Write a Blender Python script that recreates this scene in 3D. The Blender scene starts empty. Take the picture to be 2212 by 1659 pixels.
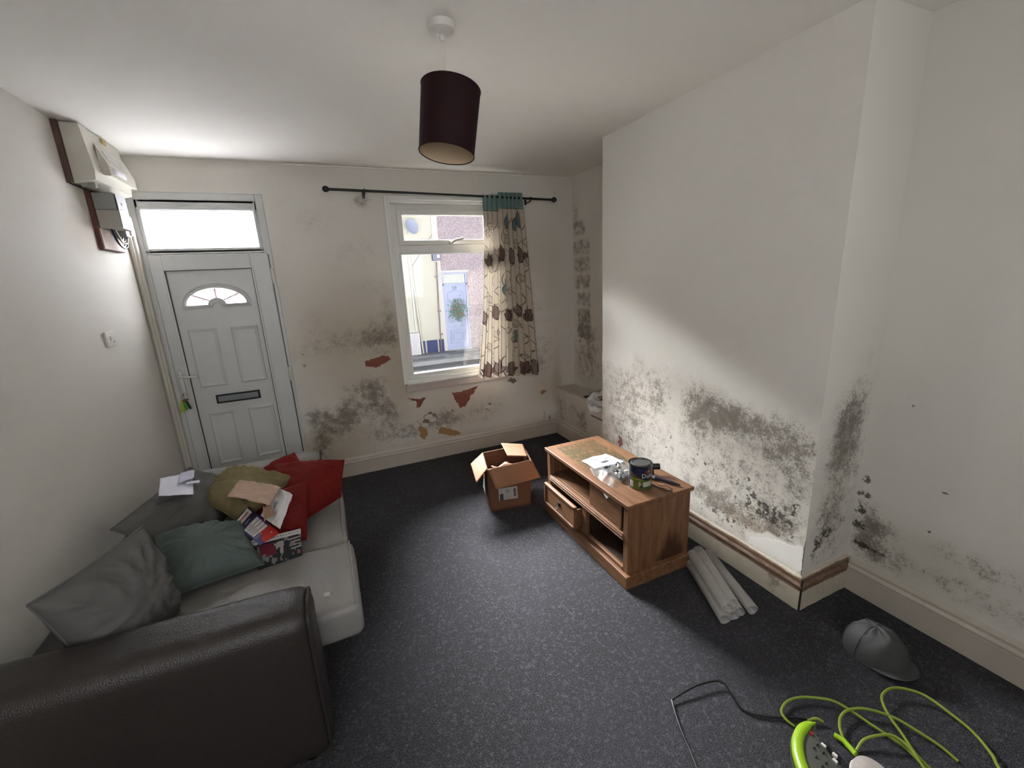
import bpy, bmesh, math, random
import numpy as np
from mathutils import Vector, Matrix, noise
S=bpy.context.scene
COL=S.collection
random.seed(7); RNG=np.random.default_rng(7)
PI=math.pi
# ------------------------------------------------------------ camera
SKY,SUN,ELEV,UPW,REAR,EXPO=.75,165.0,1.05,7.0,21.0,0.4
CAM=Vector((1.10687,-3.76637,1.61655))
cd=bpy.data.cameras.new('camera'); cam=bpy.data.objects.new('camera',cd); COL.objects.link(cam)
R=Vector((0.91402079,-0.40262226,-0.04961153)); U=Vector((0.14152889,0.20187723,0.96913114)); F=Vector((0.38017833,0.89282747,-0.24150267))
m=Matrix.Identity(4)
for i in range(3):
    m[i][0]=R[i]; m[i][1]=U[i]; m[i][2]=-F[i]; m[i][3]=CAM[i]
cam.matrix_world=m
cd.sensor_fit='HORIZONTAL'; cd.sensor_width=36; cd.lens=926.133/2212*36; cd.clip_start=.02; cd.clip_end=200
S.camera=cam
# ------------------------------------------------------------ world, lights, exposure
w=bpy.data.worlds.new('overcast_sky'); S.world=w; w.use_nodes=True
bg=w.node_tree.nodes['Background']; bg.inputs[0].default_value=(.86,.93,1.0,1); bg.inputs[1].default_value=SKY
def area(name,loc,rot,sx,sy,power,col,portal=False):
    l=bpy.data.lights.new(name,'AREA'); l.shape='RECTANGLE'; l.size=sx; l.size_y=sy; l.energy=power; l.color=col
    o=bpy.data.objects.new(name,l); o.location=loc; o.rotation_euler=rot; COL.objects.link(o)
    if portal: l.cycles.is_portal=True
    return o
area('window_portal',(2.17,.1,1.5),(-PI/2,0,0),1.0,1.6,1,(1,1,1),True)
area('door_portal',(.42,.12,1.95),(-PI/2,0,0),.85,.8,1,(1,1,1),True)
# two fill lamps added in the closed room behind the camera
# they only lift the walls
ll_=area('rear_right_fill',(2.5,-4.5,1.8),(0,0,0),1.0,.9,UPW,(.97,.98,1.0)); ll_.rotation_euler=Vector((.6,-.75,-.12)).to_track_quat('Z','Y').to_euler()
area('rear_left_fill',(.75,-4.9,1.7),(PI/2,0,0),1.3,1.2,REAR,(.97,.98,1.0))
# bright patch of overcast sky above the opposite roofs
sl=bpy.data.lights.new('hazy_sun','SUN'); sl.energy=SUN; sl.angle=math.radians(55); sl.color=(1,.98,.95)
so=bpy.data.objects.new('hazy_sun',sl); COL.objects.link(so); so.rotation_euler=Vector((-.22,1,ELEV)).to_track_quat('Z','Y').to_euler()
vs=S.view_settings; vs.view_transform='Standard'; vs.look='None'; vs.gamma=1; vs.use_curve_mapping=False; vs.exposure=EXPO
S.cycles.use_denoising=True; S.cycles.max_bounces=10; S.cycles.diffuse_bounces=7; S.cycles.transparent_max_bounces=16
S.cycles.sample_clamp_indirect=50; S.cycles.caustics_reflective=False; S.cycles.caustics_refractive=False

# ------------------------------------------------------------ helpers
def lin(h):
    if isinstance(h,str):
        c=[int(h[i:i+2],16)/255 for i in (0,2,4)]
        return tuple(x/12.92 if x<=.04045 else ((x+.055)/1.055)**2.4 for x in c)
    return tuple(h)
def L4(h): return (*lin(h),1)
class NT:
    def __init__(s,name,rough=.6,spec=.5,metal=0):
        s.m=bpy.data.materials.new(name); s.m.use_nodes=True; s.t=s.m.node_tree; s.n=s.t.nodes; s.l=s.t.links
        s.b=s.n['Principled BSDF']; s.b.inputs['Roughness'].default_value=rough; s.b.inputs['Specular IOR Level'].default_value=spec; s.b.inputs['Metallic'].default_value=metal
    def node(s,t,**k):
        n=s.n.new(t)
        for a,v in k.items(): setattr(n,a,v)
        return n
    def link(s,a,b): s.l.new(a,b)
    def obj(s): return s.node('ShaderNodeTexCoord').outputs['Object']
    def noise(s,scale,detail=4,rough=.55,vec=None,stretch=None):
        n=s.node('ShaderNodeTexNoise'); n.inputs['Scale'].default_value=scale; n.inputs['Detail'].default_value=detail; n.inputs['Roughness'].default_value=rough
        v=vec or s.obj()
        if stretch:
            mp=s.node('ShaderNodeMapping'); mp.inputs['Scale'].default_value=stretch; s.link(v,mp.inputs[0]); v=mp.outputs[0]
        s.link(v,n.inputs['Vector']); return n.outputs['Fac']
    def math(s,op,a,b=None,c=None,clamp=False):
        n=s.node('ShaderNodeMath',operation=op,use_clamp=clamp)
        for i,x in enumerate((a,b,c)):
            if x is None: continue
            if isinstance(x,(int,float)): n.inputs[i].default_value=x
            else: s.link(x,n.inputs[i])
        return n.outputs[0]
    def ramp(s,x,a,b):
        n=s.node('ShaderNodeMapRange',interpolation_type='SMOOTHSTEP'); s.link(x,n.inputs[0]); n.inputs[1].default_value=a; n.inputs[2].default_value=b; return n.outputs[0]
    def mix(s,f,a,b):
        n=s.node('ShaderNodeMix',data_type='RGBA')
        if isinstance(f,(int,float)): n.inputs[0].default_value=f
        else: s.link(f,n.inputs[0])
        for i,x in ((6,a),(7,b)):
            if isinstance(x,(str,tuple)): n.inputs[i].default_value=L4(x)
            else: s.link(x,n.inputs[i])
        return n.outputs[2]
    def col(s,x):
        if isinstance(x,(str,tuple)): s.b.inputs['Base Color'].default_value=L4(x)
        else: s.link(x,s.b.inputs['Base Color'])
    def bump(s,h,strength=.3,dist=.01):
        n=s.node('ShaderNodeBump'); n.inputs['Strength'].default_value=strength; n.inputs['Distance'].default_value=dist; s.link(h,n.inputs['Height']); s.link(n.outputs[0],s.b.inputs['Normal'])
def plain(name,c,rough=.6,var=.12,scale=8,bump=0,spec=.5,metal=0,bscale=60):
    t=NT(name,rough,spec,metal); c=lin(c)
    d=tuple(x*(1-var) for x in c); l=tuple(min(1,x*(1+var)) for x in c)
    t.col(t.mix(t.noise(scale,5),d,l))
    if bump: t.bump(t.noise(bscale,4),bump,.004)
    return t.m
def attrmat(name,rough=.7,bump=0,attr='Col',spec=.3,bscale=200,var=0.1):
    t=NT(name,rough,spec); a=t.node('ShaderNodeAttribute',attribute_name=attr)
    n=t.noise(40,4); k=t.node('ShaderNodeMix',data_type='RGBA',blend_type='MULTIPLY'); k.inputs[0].default_value=var
    t.link(a.outputs[0],k.inputs[6]); t.link(n,k.inputs[7]); t.col(k.outputs[2])
    if bump: t.bump(t.noise(bscale,3),bump,.002)
    return t.m
def prop(o,label=None,cat=None,group=None,kind=None):
    if label: o['label']=label
    if cat: o['category']=cat
    if group: o['group']=group
    if kind: o['kind']=kind
    return o
def root(name,loc,label=None,cat=None,group=None,kind=None,rz=0):
    o=bpy.data.objects.new(name,None); COL.objects.link(o); o.location=loc; o.rotation_euler[2]=rz; o.empty_display_size=.05
    return prop(o,label,cat,group,kind)
def link(name,me,mat=None,parent=None,smooth=False,world=True):
    """mesh given in world coordinates; its parent is an unrotated Empty, so subtract the parent's place"""
    if mat is not None and not me.materials:
        for q in (mat if isinstance(mat,(list,tuple)) else [mat]): me.materials.append(q)
    if smooth:
        me.polygons.foreach_set('use_smooth',[True]*len(me.polygons))
    o=bpy.data.objects.new(name,me); COL.objects.link(o)
    if parent is not None:
        o.parent=parent
        if world:
            off=Vector((0,0,0)); q=parent
            while q is not None: off+=q.location; q=q.parent
            me.transform(Matrix.Translation(-off))
    else:
        # origin at the base centre of the mesh
        co=np.empty(len(me.vertices)*3); me.vertices.foreach_get('co',co); co=co.reshape(-1,3)
        if len(co):
            c=Vector(((co[:,0].min()+co[:,0].max())/2,(co[:,1].min()+co[:,1].max())/2,co[:,2].min()))
            me.transform(Matrix.Translation(-c)); o.location=c
    return o
def pymesh(name,v,f):
    me=bpy.data.meshes.new(name); me.from_pydata([tuple(x) for x in v],[],[tuple(x) for x in f]); me.update(); return me
class MB:
    def __init__(s): s.bm=bmesh.new()
    def box(s,x0,x1,y0,y1,z0,z1,bev=0,seg=2,M=None):
        t=bmesh.new(); bmesh.ops.create_cube(t,size=1)
        bmesh.ops.scale(t,vec=(abs(x1-x0),abs(y1-y0),abs(z1-z0)),verts=t.verts); bmesh.ops.translate(t,vec=((x0+x1)/2,(y0+y1)/2,(z0+z1)/2),verts=t.verts)
        if bev: bmesh.ops.bevel(t,geom=t.edges[:],offset=bev,segments=seg,profile=.5,affect='EDGES')
        if M is not None: bmesh.ops.transform(t,matrix=M,verts=t.verts)
        s._add(t); return s
    def _add(s,t):
        me=bpy.data.meshes.new('t'); t.to_mesh(me); t.free(); s.bm.from_mesh(me); bpy.data.meshes.remove(me)
    def lathe(s,prof,c,n=32,M=None,closed=False):
        t=bmesh.new(); rings=[]
        for r,z in prof: rings.append([t.verts.new((r*math.cos(2*PI*i/n),r*math.sin(2*PI*i/n),z)) for i in range(n)])
        for a,b in zip(rings,rings[1:]):
            for i in range(n): t.faces.new((a[i],a[(i+1)%n],b[(i+1)%n],b[i]))
        if prof[0][0]>1e-6 and not closed: t.faces.new(rings[0][::-1])
        if prof[-1][0]>1e-6 and not closed: t.faces.new(rings[-1])
        bmesh.ops.remove_doubles(t,verts=t.verts,dist=1e-6)
        T=Matrix.Translation(c)
        if M is not None: T=T@M
        bmesh.ops.transform(t,matrix=T,verts=t.verts); s._add(t); return s
    def tube(s,pts,r,n=8,cap=True):
        t=bmesh.new(); pts=[Vector(p) for p in pts]; rings=[]; up=Vector((0,0,1)); prev=None
        for i,p in enumerate(pts):
            d=(pts[min(i+1,len(pts)-1)]-pts[max(i-1,0)]).normalized()
            if prev is None:
                a=d.cross(up)
                if a.length<.1: a=d.cross(Vector((1,0,0)))
            else: a=prev-d*prev.dot(d)
            a.normalize(); prev=a; b=d.cross(a)
            rr=r(i/(len(pts)-1)) if callable(r) else r
            rings.append([t.verts.new(p+a*rr*math.cos(2*PI*k/n)+b*rr*math.sin(2*PI*k/n)) for k in range(n)])
        for A,B in zip(rings,rings[1:]):
            for i in range(n): t.faces.new((A[i],A[(i+1)%n],B[(i+1)%n],B[i]))
        if cap: t.faces.new(rings[0][::-1]); t.faces.new(rings[-1])
        s._add(t); return s
    def prism(s,pts,d):
        """closed polygon of 3-D points pushed along d"""
        t=bmesh.new(); a=[t.verts.new(p) for p in pts]; b=[t.verts.new(Vector(p)+Vector(d)) for p in pts]; n=len(a)
        t.faces.new(a[::-1]); t.faces.new(b)
        for i in range(n): t.faces.new((a[i],a[(i+1)%n],b[(i+1)%n],b[i]))
        bmesh.ops.recalc_face_normals(t,faces=t.faces); s._add(t); return s
    def tri(s):
        bmesh.ops.triangulate(s.bm,faces=[f for f in s.bm.faces if len(f.verts)>4]); return s
    def build(s,name,mat,parent=None,smooth=False,world=True):
        bmesh.ops.recalc_face_normals(s.bm,faces=s.bm.faces)
        me=bpy.data.meshes.new(name); s.bm.to_mesh(me); s.bm.free()
        o=link(name,me,mat,parent,False,world)
        if smooth:
            me.polygons.foreach_set('use_smooth',[True]*len(me.polygons))
            try: me.set_sharp_from_angle(angle=math.radians(38))
            except Exception: pass
        return o
def smooth_path(pts,k=6,closed=False):
    P=[Vector(p) for p in pts]; out=[]
    n=len(P)
    for i in range(n-1):
        p0=P[max(i-1,0)];p1=P[i];p2=P[i+1];p3=P[min(i+2,n-1)]
        for j in range(k):
            t=j/k; out.append(.5*((2*p1)+(p2-p0)*t+(2*p0-5*p1+4*p2-p3)*t*t+(3*p1-p0-3*p2+p3)*t**3))
    out.append(P[-1]); return out
def gridmesh(name,P,colors=None,thick=0,nrm=None,closeu=False):
    """P: array (nv,nu,3)"""
    nv,nu=P.shape[:2]; v=P.reshape(-1,3)
    idx=np.arange(nv*nu).reshape(nv,nu)
    a=idx[:-1,:-1].ravel();b=idx[:-1,1:].ravel();c=idx[1:,1:].ravel();d=idx[1:,:-1].ravel()
    f=np.stack([a,b,c,d],1)
    if thick:
        if nrm is None:
            du=np.gradient(P,axis=1);dv=np.gradient(P,axis=0); nn=np.cross(du,dv); nn/=np.linalg.norm(nn,axis=2,keepdims=True)+1e-12
        else: nn=np.broadcast_to(np.array(nrm,float),P.shape)
        v2=(P-nn*thick).reshape(-1,3); N=len(v)
        f2=f[:,::-1]+N
        ring=np.concatenate([idx[0,:],idx[1:,-1],idx[-1,-2::-1],idx[-2:0:-1,0]]); r2=np.roll(ring,-1)
        fs=np.stack([r2,ring,ring+N,r2+N],1)
        v=np.concatenate([v,v2]); f=np.concatenate([f,f2,fs])
        if colors is not None: colors=np.concatenate([colors.reshape(-1,3),colors.reshape(-1,3)])
    me=bpy.data.meshes.new(name); me.vertices.add(len(v)); me.vertices.foreach_set('co',v.ravel())
    me.loops.add(f.size); me.loops.foreach_set('vertex_index',f.ravel().astype(np.int32))
    me.polygons.add(len(f)); me.polygons.foreach_set('loop_start',np.arange(0,f.size,4,dtype=np.int32)); me.update(calc_edges=True); me.validate()
    if colors is not None: setcol(me,colors.reshape(-1,3))
    return me
def setcol(me,c,name='Col'):
    at=me.color_attributes.new(name,'FLOAT_COLOR','POINT'); a=np.ones((len(me.vertices),4),np.float32); a[:,:3]=c[:len(a)]; at.data.foreach_set('color',a.ravel())
def npnoise(X,Y,seed=0,octs=4):
    """smooth value noise on arrays"""
    out=np.zeros_like(X,float); amp=1;tot=0
    r=np.random.default_rng(seed)
    for o in range(octs):
        T=r.random((64,64)); x=X*2**o+o*13.7; y=Y*2**o+o*5.3; xi=np.floor(x).astype(int);yi=np.floor(y).astype(int); fx=x-xi;fy=y-yi
        fx=fx*fx*(3-2*fx);fy=fy*fy*(3-2*fy)
        g=lambda i,j:T[(yi+j)%64,(xi+i)%64]
        out+=amp*((g(0,0)*(1-fx)+g(1,0)*fx)*(1-fy)+(g(0,1)*(1-fx)+g(1,1)*fx)*fy); tot+=amp; amp*=.55
    return out/tot
def sheet(name,corners,nu,nv,colf,mat,parent=None,wav=.004,seed=1,thick=.0006,sag=None):
    """paper-like sheet from 4 corners (tl,tr,br,bl) with a colour picture function colf(U,V)->(..,3)"""
    c=[np.array(k,float) for k in corners]; Uu,Vv=np.meshgrid(np.linspace(0,1,nu),np.linspace(0,1,nv))
    P=(c[0]*((1-Uu)*(1-Vv))[...,None]+c[1]*(Uu*(1-Vv))[...,None]+c[2]*(Uu*Vv)[...,None]+c[3]*((1-Uu)*Vv)[...,None])
    n=np.cross(c[1]-c[0],c[3]-c[0]); n/=np.linalg.norm(n); n=n if n[2]>0 else -n
    P=P+n*((npnoise(Uu*2.5,Vv*2.5,seed,3)-.5)*2*wav)[...,None]
    if sag is not None: P=P+n*sag(Uu,Vv)[...,None]
    C=colf(Uu,Vv)
    me=gridmesh(name,P,C,thick)
    return link(name,me,mat,parent,True)
def full(Uu,c): 
    a=np.zeros(Uu.shape+(3,)); a[:]=lin(c); return a
def rect(a,Uu,Vv,u0,u1,v0,v1,c):
    a[(Uu>=u0)&(Uu<=u1)&(Vv>=v0)&(Vv<=v1)]=lin(c)
def text_mesh(s,size,depth=.0):
    cu=bpy.data.curves.new('t','FONT'); cu.body=s; cu.size=size; cu.extrude=depth; cu.align_x='CENTER'; cu.align_y='CENTER'; cu.resolution_u=3
    o=bpy.data.objects.new('t',cu); COL.objects.link(o); dg=bpy.context.evaluated_depsgraph_get(); dg.update()
    me=bpy.data.meshes.new_from_object(o.evaluated_get(dg)); bpy.data.objects.remove(o); bpy.data.curves.remove(cu)
    me.materials.clear(); return me

# ------------------------------------------------------------ materials
def wall_mat():
    t=NT('mould_stained_emulsion',.75,.25)
    a=t.node('ShaderNodeAttribute',attribute_name='Stain'); sp=t.node('ShaderNodeSeparateColor'); t.link(a.outputs[0],sp.inputs[0])
    r,g,b=sp.outputs
    base=t.mix(t.noise(1.3,3),'cac6bf','d4d1ca')
    brown=t.mix(t.noise(6,5),'a8997f','93856f')
    c=t.mix(t.math('MULTIPLY',t.ramp(g,.05,1),.6),base,brown)
    # diffuse mould haze
    n1=t.noise(16,8,.7); n2=t.noise(100,7,.8); n3=t.noise(5,5,.6)
    hz=t.math('MULTIPLY',r,t.ramp(n1,.3,.7)); c=t.mix(t.math('MULTIPLY',hz,.46),c,'7d7263')
    # speckle
    dev=t.math('ADD',t.math('MULTIPLY',t.math('SUBTRACT',n2,.5),1.5),t.math('MULTIPLY',t.math('SUBTRACT',n1,.5),.95))
    v=t.math('ADD',t.math('MULTIPLY',r,.42),dev); sk=t.math('MULTIPLY',t.ramp(v,.20,.52),t.ramp(r,.02,.22)); c=t.mix(t.math('MULTIPLY',sk,.66),c,'51473c')
    d=t.math('ADD',t.math('MULTIPLY',b,.48),t.math('ADD',t.math('MULTIPLY',t.math('SUBTRACT',t.noise(30,6,.65),.5),1.7),t.math('MULTIPLY',t.math('SUBTRACT',n2,.5),.7)))
    dk=t.math('MULTIPLY',t.ramp(d,.30,.44),t.ramp(b,.05,.3)); c=t.mix(t.math('MULTIPLY',dk,.85),c,'2f2823')
    t.col(c)
    t.bump(t.math('ADD',t.noise(240,2),t.math('MULTIPLY',n1,t.math('MULTIPLY',t.math('ADD',r,g),3))),.25,.002)
    return t.m
M_wall=wall_mat()
M_ceil=plain('ceiling_emulsion','e3e0da',.85,.03,1.2,.15,.2,bscale=200)
M_upvc=plain('white_pvc','bfc1c0',.35,.03,2)
M_winp=plain('cream_gloss_frame','d6d6d2',.35,.05,5)
M_skirt=plain('cream_gloss_skirting','b3aba0',.4,.12,7,.3)
M_skdirty=None
def skirt_old():
    t=NT('stripped_skirting',.55,.3)
    sx=t.node('ShaderNodeSeparateXYZ'); t.link(t.node('ShaderNodeNewGeometry').outputs['Position'],sx.inputs[0]); z=sx.outputs[2]
    n=t.noise(9,5,.65,stretch=(1,1,3)); zz=t.math('ADD',z,t.math('MULTIPLY',t.math('SUBTRACT',n,.5),.02))
    top=t.math('MULTIPLY',t.ramp(zz,.100,.108),t.math('SUBTRACT',1.0,t.ramp(zz,.166,.174)))
    patch=t.ramp(t.noise(5,6,.7),.58,.68)
    c=t.mix(t.noise(14,5),'c2bbac','b0a795'); c=t.mix(t.math('MULTIPLY',patch,.5),c,'4f3c2b')
    n2=t.ramp(t.noise(13,5,.7,stretch=(1,1,6)),.33,.6)
    c=t.mix(t.math('MULTIPLY',top,t.math('SUBTRACT',1.0,t.math('MULTIPLY',n2,.18))),c,t.mix(t.noise(30,4),'4a3022','6b4a33'))
    t.col(c); t.bump(t.noise(60,5),.4,.003); return t.m
M_skold=skirt_old()
def carpet():
    t=NT('charcoal_twist_carpet',.98,.1)
    n1=t.noise(260,3,.8); n2=t.noise(1.6,4,.6); n3=t.noise(75,5,.75)
    c=t.mix(t.ramp(n1,.36,.64),'141416','545357'); c=t.mix(t.math('MULTIPLY',t.ramp(n3,.50,.66),.55),c,'6a6970'); c=t.mix(t.math('MULTIPLY',t.ramp(t.noise(110,4,.7),.55,.68),.6),c,'0f0f11'); c=t.mix(t.math('MULTIPLY',t.ramp(n2,.45,.7),.22),c,'4a4a52')
    t.col(c); t.bump(t.math('ADD',n1,t.math('MULTIPLY',n3,1.5)),.9,.006); return t.m
M_carpet=carpet()
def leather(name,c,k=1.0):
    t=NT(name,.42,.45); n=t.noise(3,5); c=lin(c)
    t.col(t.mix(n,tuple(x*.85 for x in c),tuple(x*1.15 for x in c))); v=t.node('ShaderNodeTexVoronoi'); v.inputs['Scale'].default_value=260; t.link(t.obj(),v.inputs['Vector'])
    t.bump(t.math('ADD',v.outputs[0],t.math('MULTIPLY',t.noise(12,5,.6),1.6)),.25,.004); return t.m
M_leather=leather('dark_grey_leather','2b2624'); M_seat=leather('lit_grey_leather','807d7a')  # one leather: painted paler where the window lights it, darker where shaded
M_lcush=plain('grey_cushion_fabric','595856',.8,.12,6,.4,.3,bscale=300)
def velvet(name,c):
    t=NT(name,.85,.2); t.b.inputs['Sheen Weight'].default_value=.35; t.b.inputs['Sheen Roughness'].default_value=.4; c=lin(c); t.b.inputs['Sheen Tint'].default_value=(*[min(1,x*3) for x in c],1)
    t.col(t.mix(t.noise(9,5),tuple(x*.75 for x in c),tuple(min(1,x*1.2) for x in c))); t.bump(t.noise(350,3),.3,.002); return t.m
M_teal=velvet('teal_velvet','535c59'); M_olive=velvet('olive_velvet','6f6546'); M_red=velvet('red_corduroy','631410')
def wood(name,st,k=1.0):
    t=NT(name,.5,.3)
    n=t.noise(9,6,.6,stretch=st); g=t.noise(26,6,.65,stretch=st)
    c=t.mix(t.ramp(n,.3,.7),'6b4a33','836044'); c=t.mix(t.math('MULTIPLY',t.ramp(g,.42,.62),.4),c,'4a2f1c')
    a=t.node('ShaderNodeAttribute',attribute_name='Stain'); sp=t.node('ShaderNodeSeparateColor'); t.link(a.outputs[0],sp.inputs[0])
    m_=t.math('MULTIPLY',sp.outputs[0],t.ramp(t.noise(46,6,.75,stretch=(1,.6,1)),.38,.52)); c=t.mix(t.math('MULTIPLY',m_,.85),c,'3d3d24')
    w_=t.math('ADD',sp.outputs[1],t.math('MULTIPLY',t.math('SUBTRACT',t.noise(26,5,.7,stretch=(1,1,.15)),.5),.9)); c=t.mix(t.math('MULTIPLY',t.math('MULTIPLY',t.ramp(w_,.35,.7),t.ramp(sp.outputs[1],.02,.2)),.8),c,'2a150b')
    t.col(c); t.bump(g,.15,.002); return t.m
M_wood=wood('waxed_pine',(4,.3,4)); M_wside=wood('waxed_pine_upright',(4,4,.3))
M_wdark=plain('pine_inside_shade','2f1d10',.7,.2,10)  # inside boards coloured dark to paint in the shade of the compartments
M_card=plain('cardboard','684835',.8,.06,12,.15,.2); M_cardin=plain('cardboard_inside','8f684f',.8,.06,12,.15,.2)
M_black=plain('black_plastic','0c0c0d',.4,.1); M_white=plain('white_plastic','c9c6bf',.4,.03); M_cream=plain('cream_plastic','b9b5aa',.4,.04)
M_grey=plain('grey_plastic','8a8984',.45,.04); M_steel=plain('steel','9a9a9c',.3,.1,metal=.9); M_chrome=plain('brushed_chrome','8d9094',.35,.1,metal=.9)
M_brick=plain('bare_red_plaster','7c4a3c',.9,.25,30,.6); M_ochre=plain('bare_ochre_plaster','9f7a4e',.9,.25,30,.6); M_greyp=plain('damp_grey_plaster','77695c',.9,.4,40,.6); M_flake=plain('lifted_paint','c3beb4',.7,.06,20)
M_filler=plain('fresh_white_filler','d8d5cf',.7,.04,10)
M_paper=attrmat('printed_paper',.6); M_print=attrmat('printed_label',.35,spec=.5)
M_green=plain('lime_cable','74872a',.45,.06); M_greenb=plain('lime_plastic','86aa1a',.4,.06)
def glass(name,tint=(1,1,1),haze=0):
    t=NT(name); out=t.n['Material Output']; tr=t.node('ShaderNodeBsdfTransparent'); tr.inputs[0].default_value=(*tint,1); gl=t.node('ShaderNodeBsdfGlossy'); gl.inputs['Roughness'].default_value=.05
    fr=t.node('ShaderNodeFresnel'); fr.inputs[0].default_value=1.45; mx=t.node('ShaderNodeMixShader'); t.link(fr.outputs[0],mx.inputs[0]); t.link(tr.outputs[0],mx.inputs[1]); t.link(gl.outputs[0],mx.inputs[2])
    o=mx.outputs[0]
    if haze:
        tl=t.node('ShaderNodeBsdfTranslucent'); tl.inputs[0].default_value=(.93,.95,1,1); m2=t.node('ShaderNodeMixShader'); hz=t.math('MULTIPLY',t.math('ADD',t.noise(14,6,.7,stretch=(1,1,.5)),.35,clamp=True),haze,clamp=True); t.link(hz,m2.inputs[0]); t.link(o,m2.inputs[1]); t.link(tl.outputs[0],m2.inputs[2]); o=m2.outputs[0]
    t.link(o,out.inputs[0]); return t.m
M_glass=glass('window_glass',(.97,.98,1),0); M_frost=glass('frosted_glass',(1,1,1),1.15)
def plastic_clear(name,c,a,rough=.25):
    t=NT(name,rough,.5); t.col(c); t.b.inputs['Alpha'].default_value=a; return t.m

# ------------------------------------------------------------ room shell
W=3.4254; C=3.0034; Ya=-1.0905; Yb=-2.6864; W2=3.3567; H=2.5; YB=-5.0
def stainfield(Uu,Vv,blobs):
    o=np.zeros(Uu.shape+(3,))
    for b in blobs:
        k=b[0]; 
        if k=='e':
            _,u,v,ru,rv,ch,a=b; d=((Uu-u)/ru)**2+((Vv-v)/rv)**2; o[...,ch]+=a*np.exp(-d**1.3)
        elif k=='r':
            _,u0,u1,v0,v1,s,ch,a=b
            o[...,ch]+=a/(1+np.exp(-(Uu-u0)/s))/(1+np.exp((Uu-u1)/s))/(1+np.exp(-(Vv-v0)/s))/(1+np.exp((Vv-v1)/s))
    return np.clip(o,0,1.3)
def wall(name,o,u,v,U1,V1,blobs=(),holes=(),step=.02,extra=None,nrm=None):
    """wall grid on plane o+u*U+v*V with rectangular holes"""
    us=set(np.round(np.append(np.arange(0,U1,step),U1),4)); vs_=set(np.round(np.append(np.arange(0,V1,step),V1),4))
    for h in holes: us|={round(h[0],4),round(h[1],4)}; vs_|={round(h[2],4),round(h[3],4)}
    us=np.array(sorted(us)); vs_=np.array(sorted(vs_)); Uu,Vv=np.meshgrid(us,vs_)
    P=np.array(o)+Uu[...,None]*np.array(u)+Vv[...,None]*np.array(v)
    st=stainfield(Uu,Vv,blobs)
    if extra is not None: st=extra(Uu,Vv,st)
    nv,nu=Uu.shape; idx=np.arange(nv*nu).reshape(nv,nu)
    a=idx[:-1,:-1];b=idx[:-1,1:];c=idx[1:,1:];d=idx[1:,:-1]; uc=(us[:-1]+us[1:])/2; vc=(vs_[:-1]+vs_[1:])/2; UC,VC=np.meshgrid(uc,vc); keep=np.ones(UC.shape,bool)
    for h in holes: keep&=~((UC>h[0])&(UC<h[1])&(VC>h[2])&(VC<h[3]))
    f=np.stack([a[keep],b[keep],c[keep],d[keep]],1)
    me=bpy.data.meshes.new(name); me.vertices.add(nv*nu); me.vertices.foreach_set('co',P.ravel()); me.loops.add(f.size); me.loops.foreach_set('vertex_index',f.ravel().astype(np.int32))
    me.polygons.add(len(f)); me.polygons.foreach_set('loop_start',np.arange(0,f.size,4,dtype=np.int32)); me.update(calc_edges=True)
    setcol(me,st.reshape(-1,3),'Stain')
    ob=bpy.data.objects.new(name,me); me.materials.append(M_wall); COL.objects.link(ob); ob['kind']='structure'
    return ob
# far wall: U=x, V=z
far=[('e',1.506,2.25,.07,.05,0,.9),('e',1.52,2.27,.05,.03,2,.35),('e',1.15,2.11,.14,.09,0,.33),('e',1.42,1.88,.25,.12,0,.3),('e',1.0,1.35,.12,.12,0,.35),('e',1.49,1.6,.12,.06,0,.35),
('e',1.61,1.45,.06,.16,0,.45),('e',1.3,1.17,.35,.12,0,.62),('e',1.5,1.2,.13,.2,0,.55),('e',1.62,1.18,.05,.2,0,.45),('e',.93,1.12,.15,.08,0,.3),('e',.93,1.10,.09,.012,2,.55),('e',.905,1.012,.035,.015,2,.75),('e',1.34,.955,.08,.008,2,.6),('e',1.64,1.2,.01,.04,2,.7),
('e',1.43,.62,.14,.19,0,.95),('e',1.42,.6,.06,.1,2,.35),('e',1.33,.78,.2,.1,0,.6),('e',1.55,.5,.07,.1,0,.7),('e',1.06,.5,.2,.12,0,1.0),('e',1.0,.46,.16,.07,2,.22),('e',.93,.6,.1,.07,0,.65),('e',1.2,.6,.1,.12,0,.8),('e',.94,.3,.08,.15,0,.8),('e',1.05,.3,.4,.2,1,.8),('e',1.25,.35,.4,.12,0,.3),('e',1.5,.3,.18,.13,0,.5),
('e',1.3,1.4,.45,.45,1,.5),('e',1.3,.9,.5,.5,1,.6),('e',1.65,.9,.12,.5,1,.5),('e',2.2,.45,.5,.3,1,.6),('e',1.95,.35,.18,.12,0,.75),('e',2.2,.36,.3,.1,0,.45),('e',2.5,.42,.2,.15,0,.35),('e',1.7,.3,.12,.12,0,.5),
('e',3.05,1.33,.16,.05,0,.5),('e',3.12,1.2,.15,.03,0,.35),('e',3.1,.9,.14,.2,0,.5),('e',3.0,.72,.1,.1,0,.5),('e',3.1,.5,.2,.2,1,.6),('e',3.22,.5,.06,.5,1,.5),('e',2.75,.62,.06,.04,2,.55),('e',2.8,1.9,.3,.4,1,.35),('e',3.15,1.7,.2,.5,1,.4),('e',1.27,2.29,.06,.04,0,.3),('r',.9,3.4,.12,.2,.02,1,.5)]
WIN=(1.69,2.66,.742,2.285); DOOR=(.02,.825,0,2.287)
wf=wall('wall_far',(0,0,0),(1,0,0),(0,0,1),W,H,far,[WIN,DOOR])
wl=wall('wall_left',(0,0,0),(0,-1,0),(0,0,1),-YB,H,[('e',.15,1.9,.2,.5,1,.25),('e',.6,1.95,.25,.15,1,.7),('e',.25,.9,.25,.5,1,.2)],step=.04)
brk=[]
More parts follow.
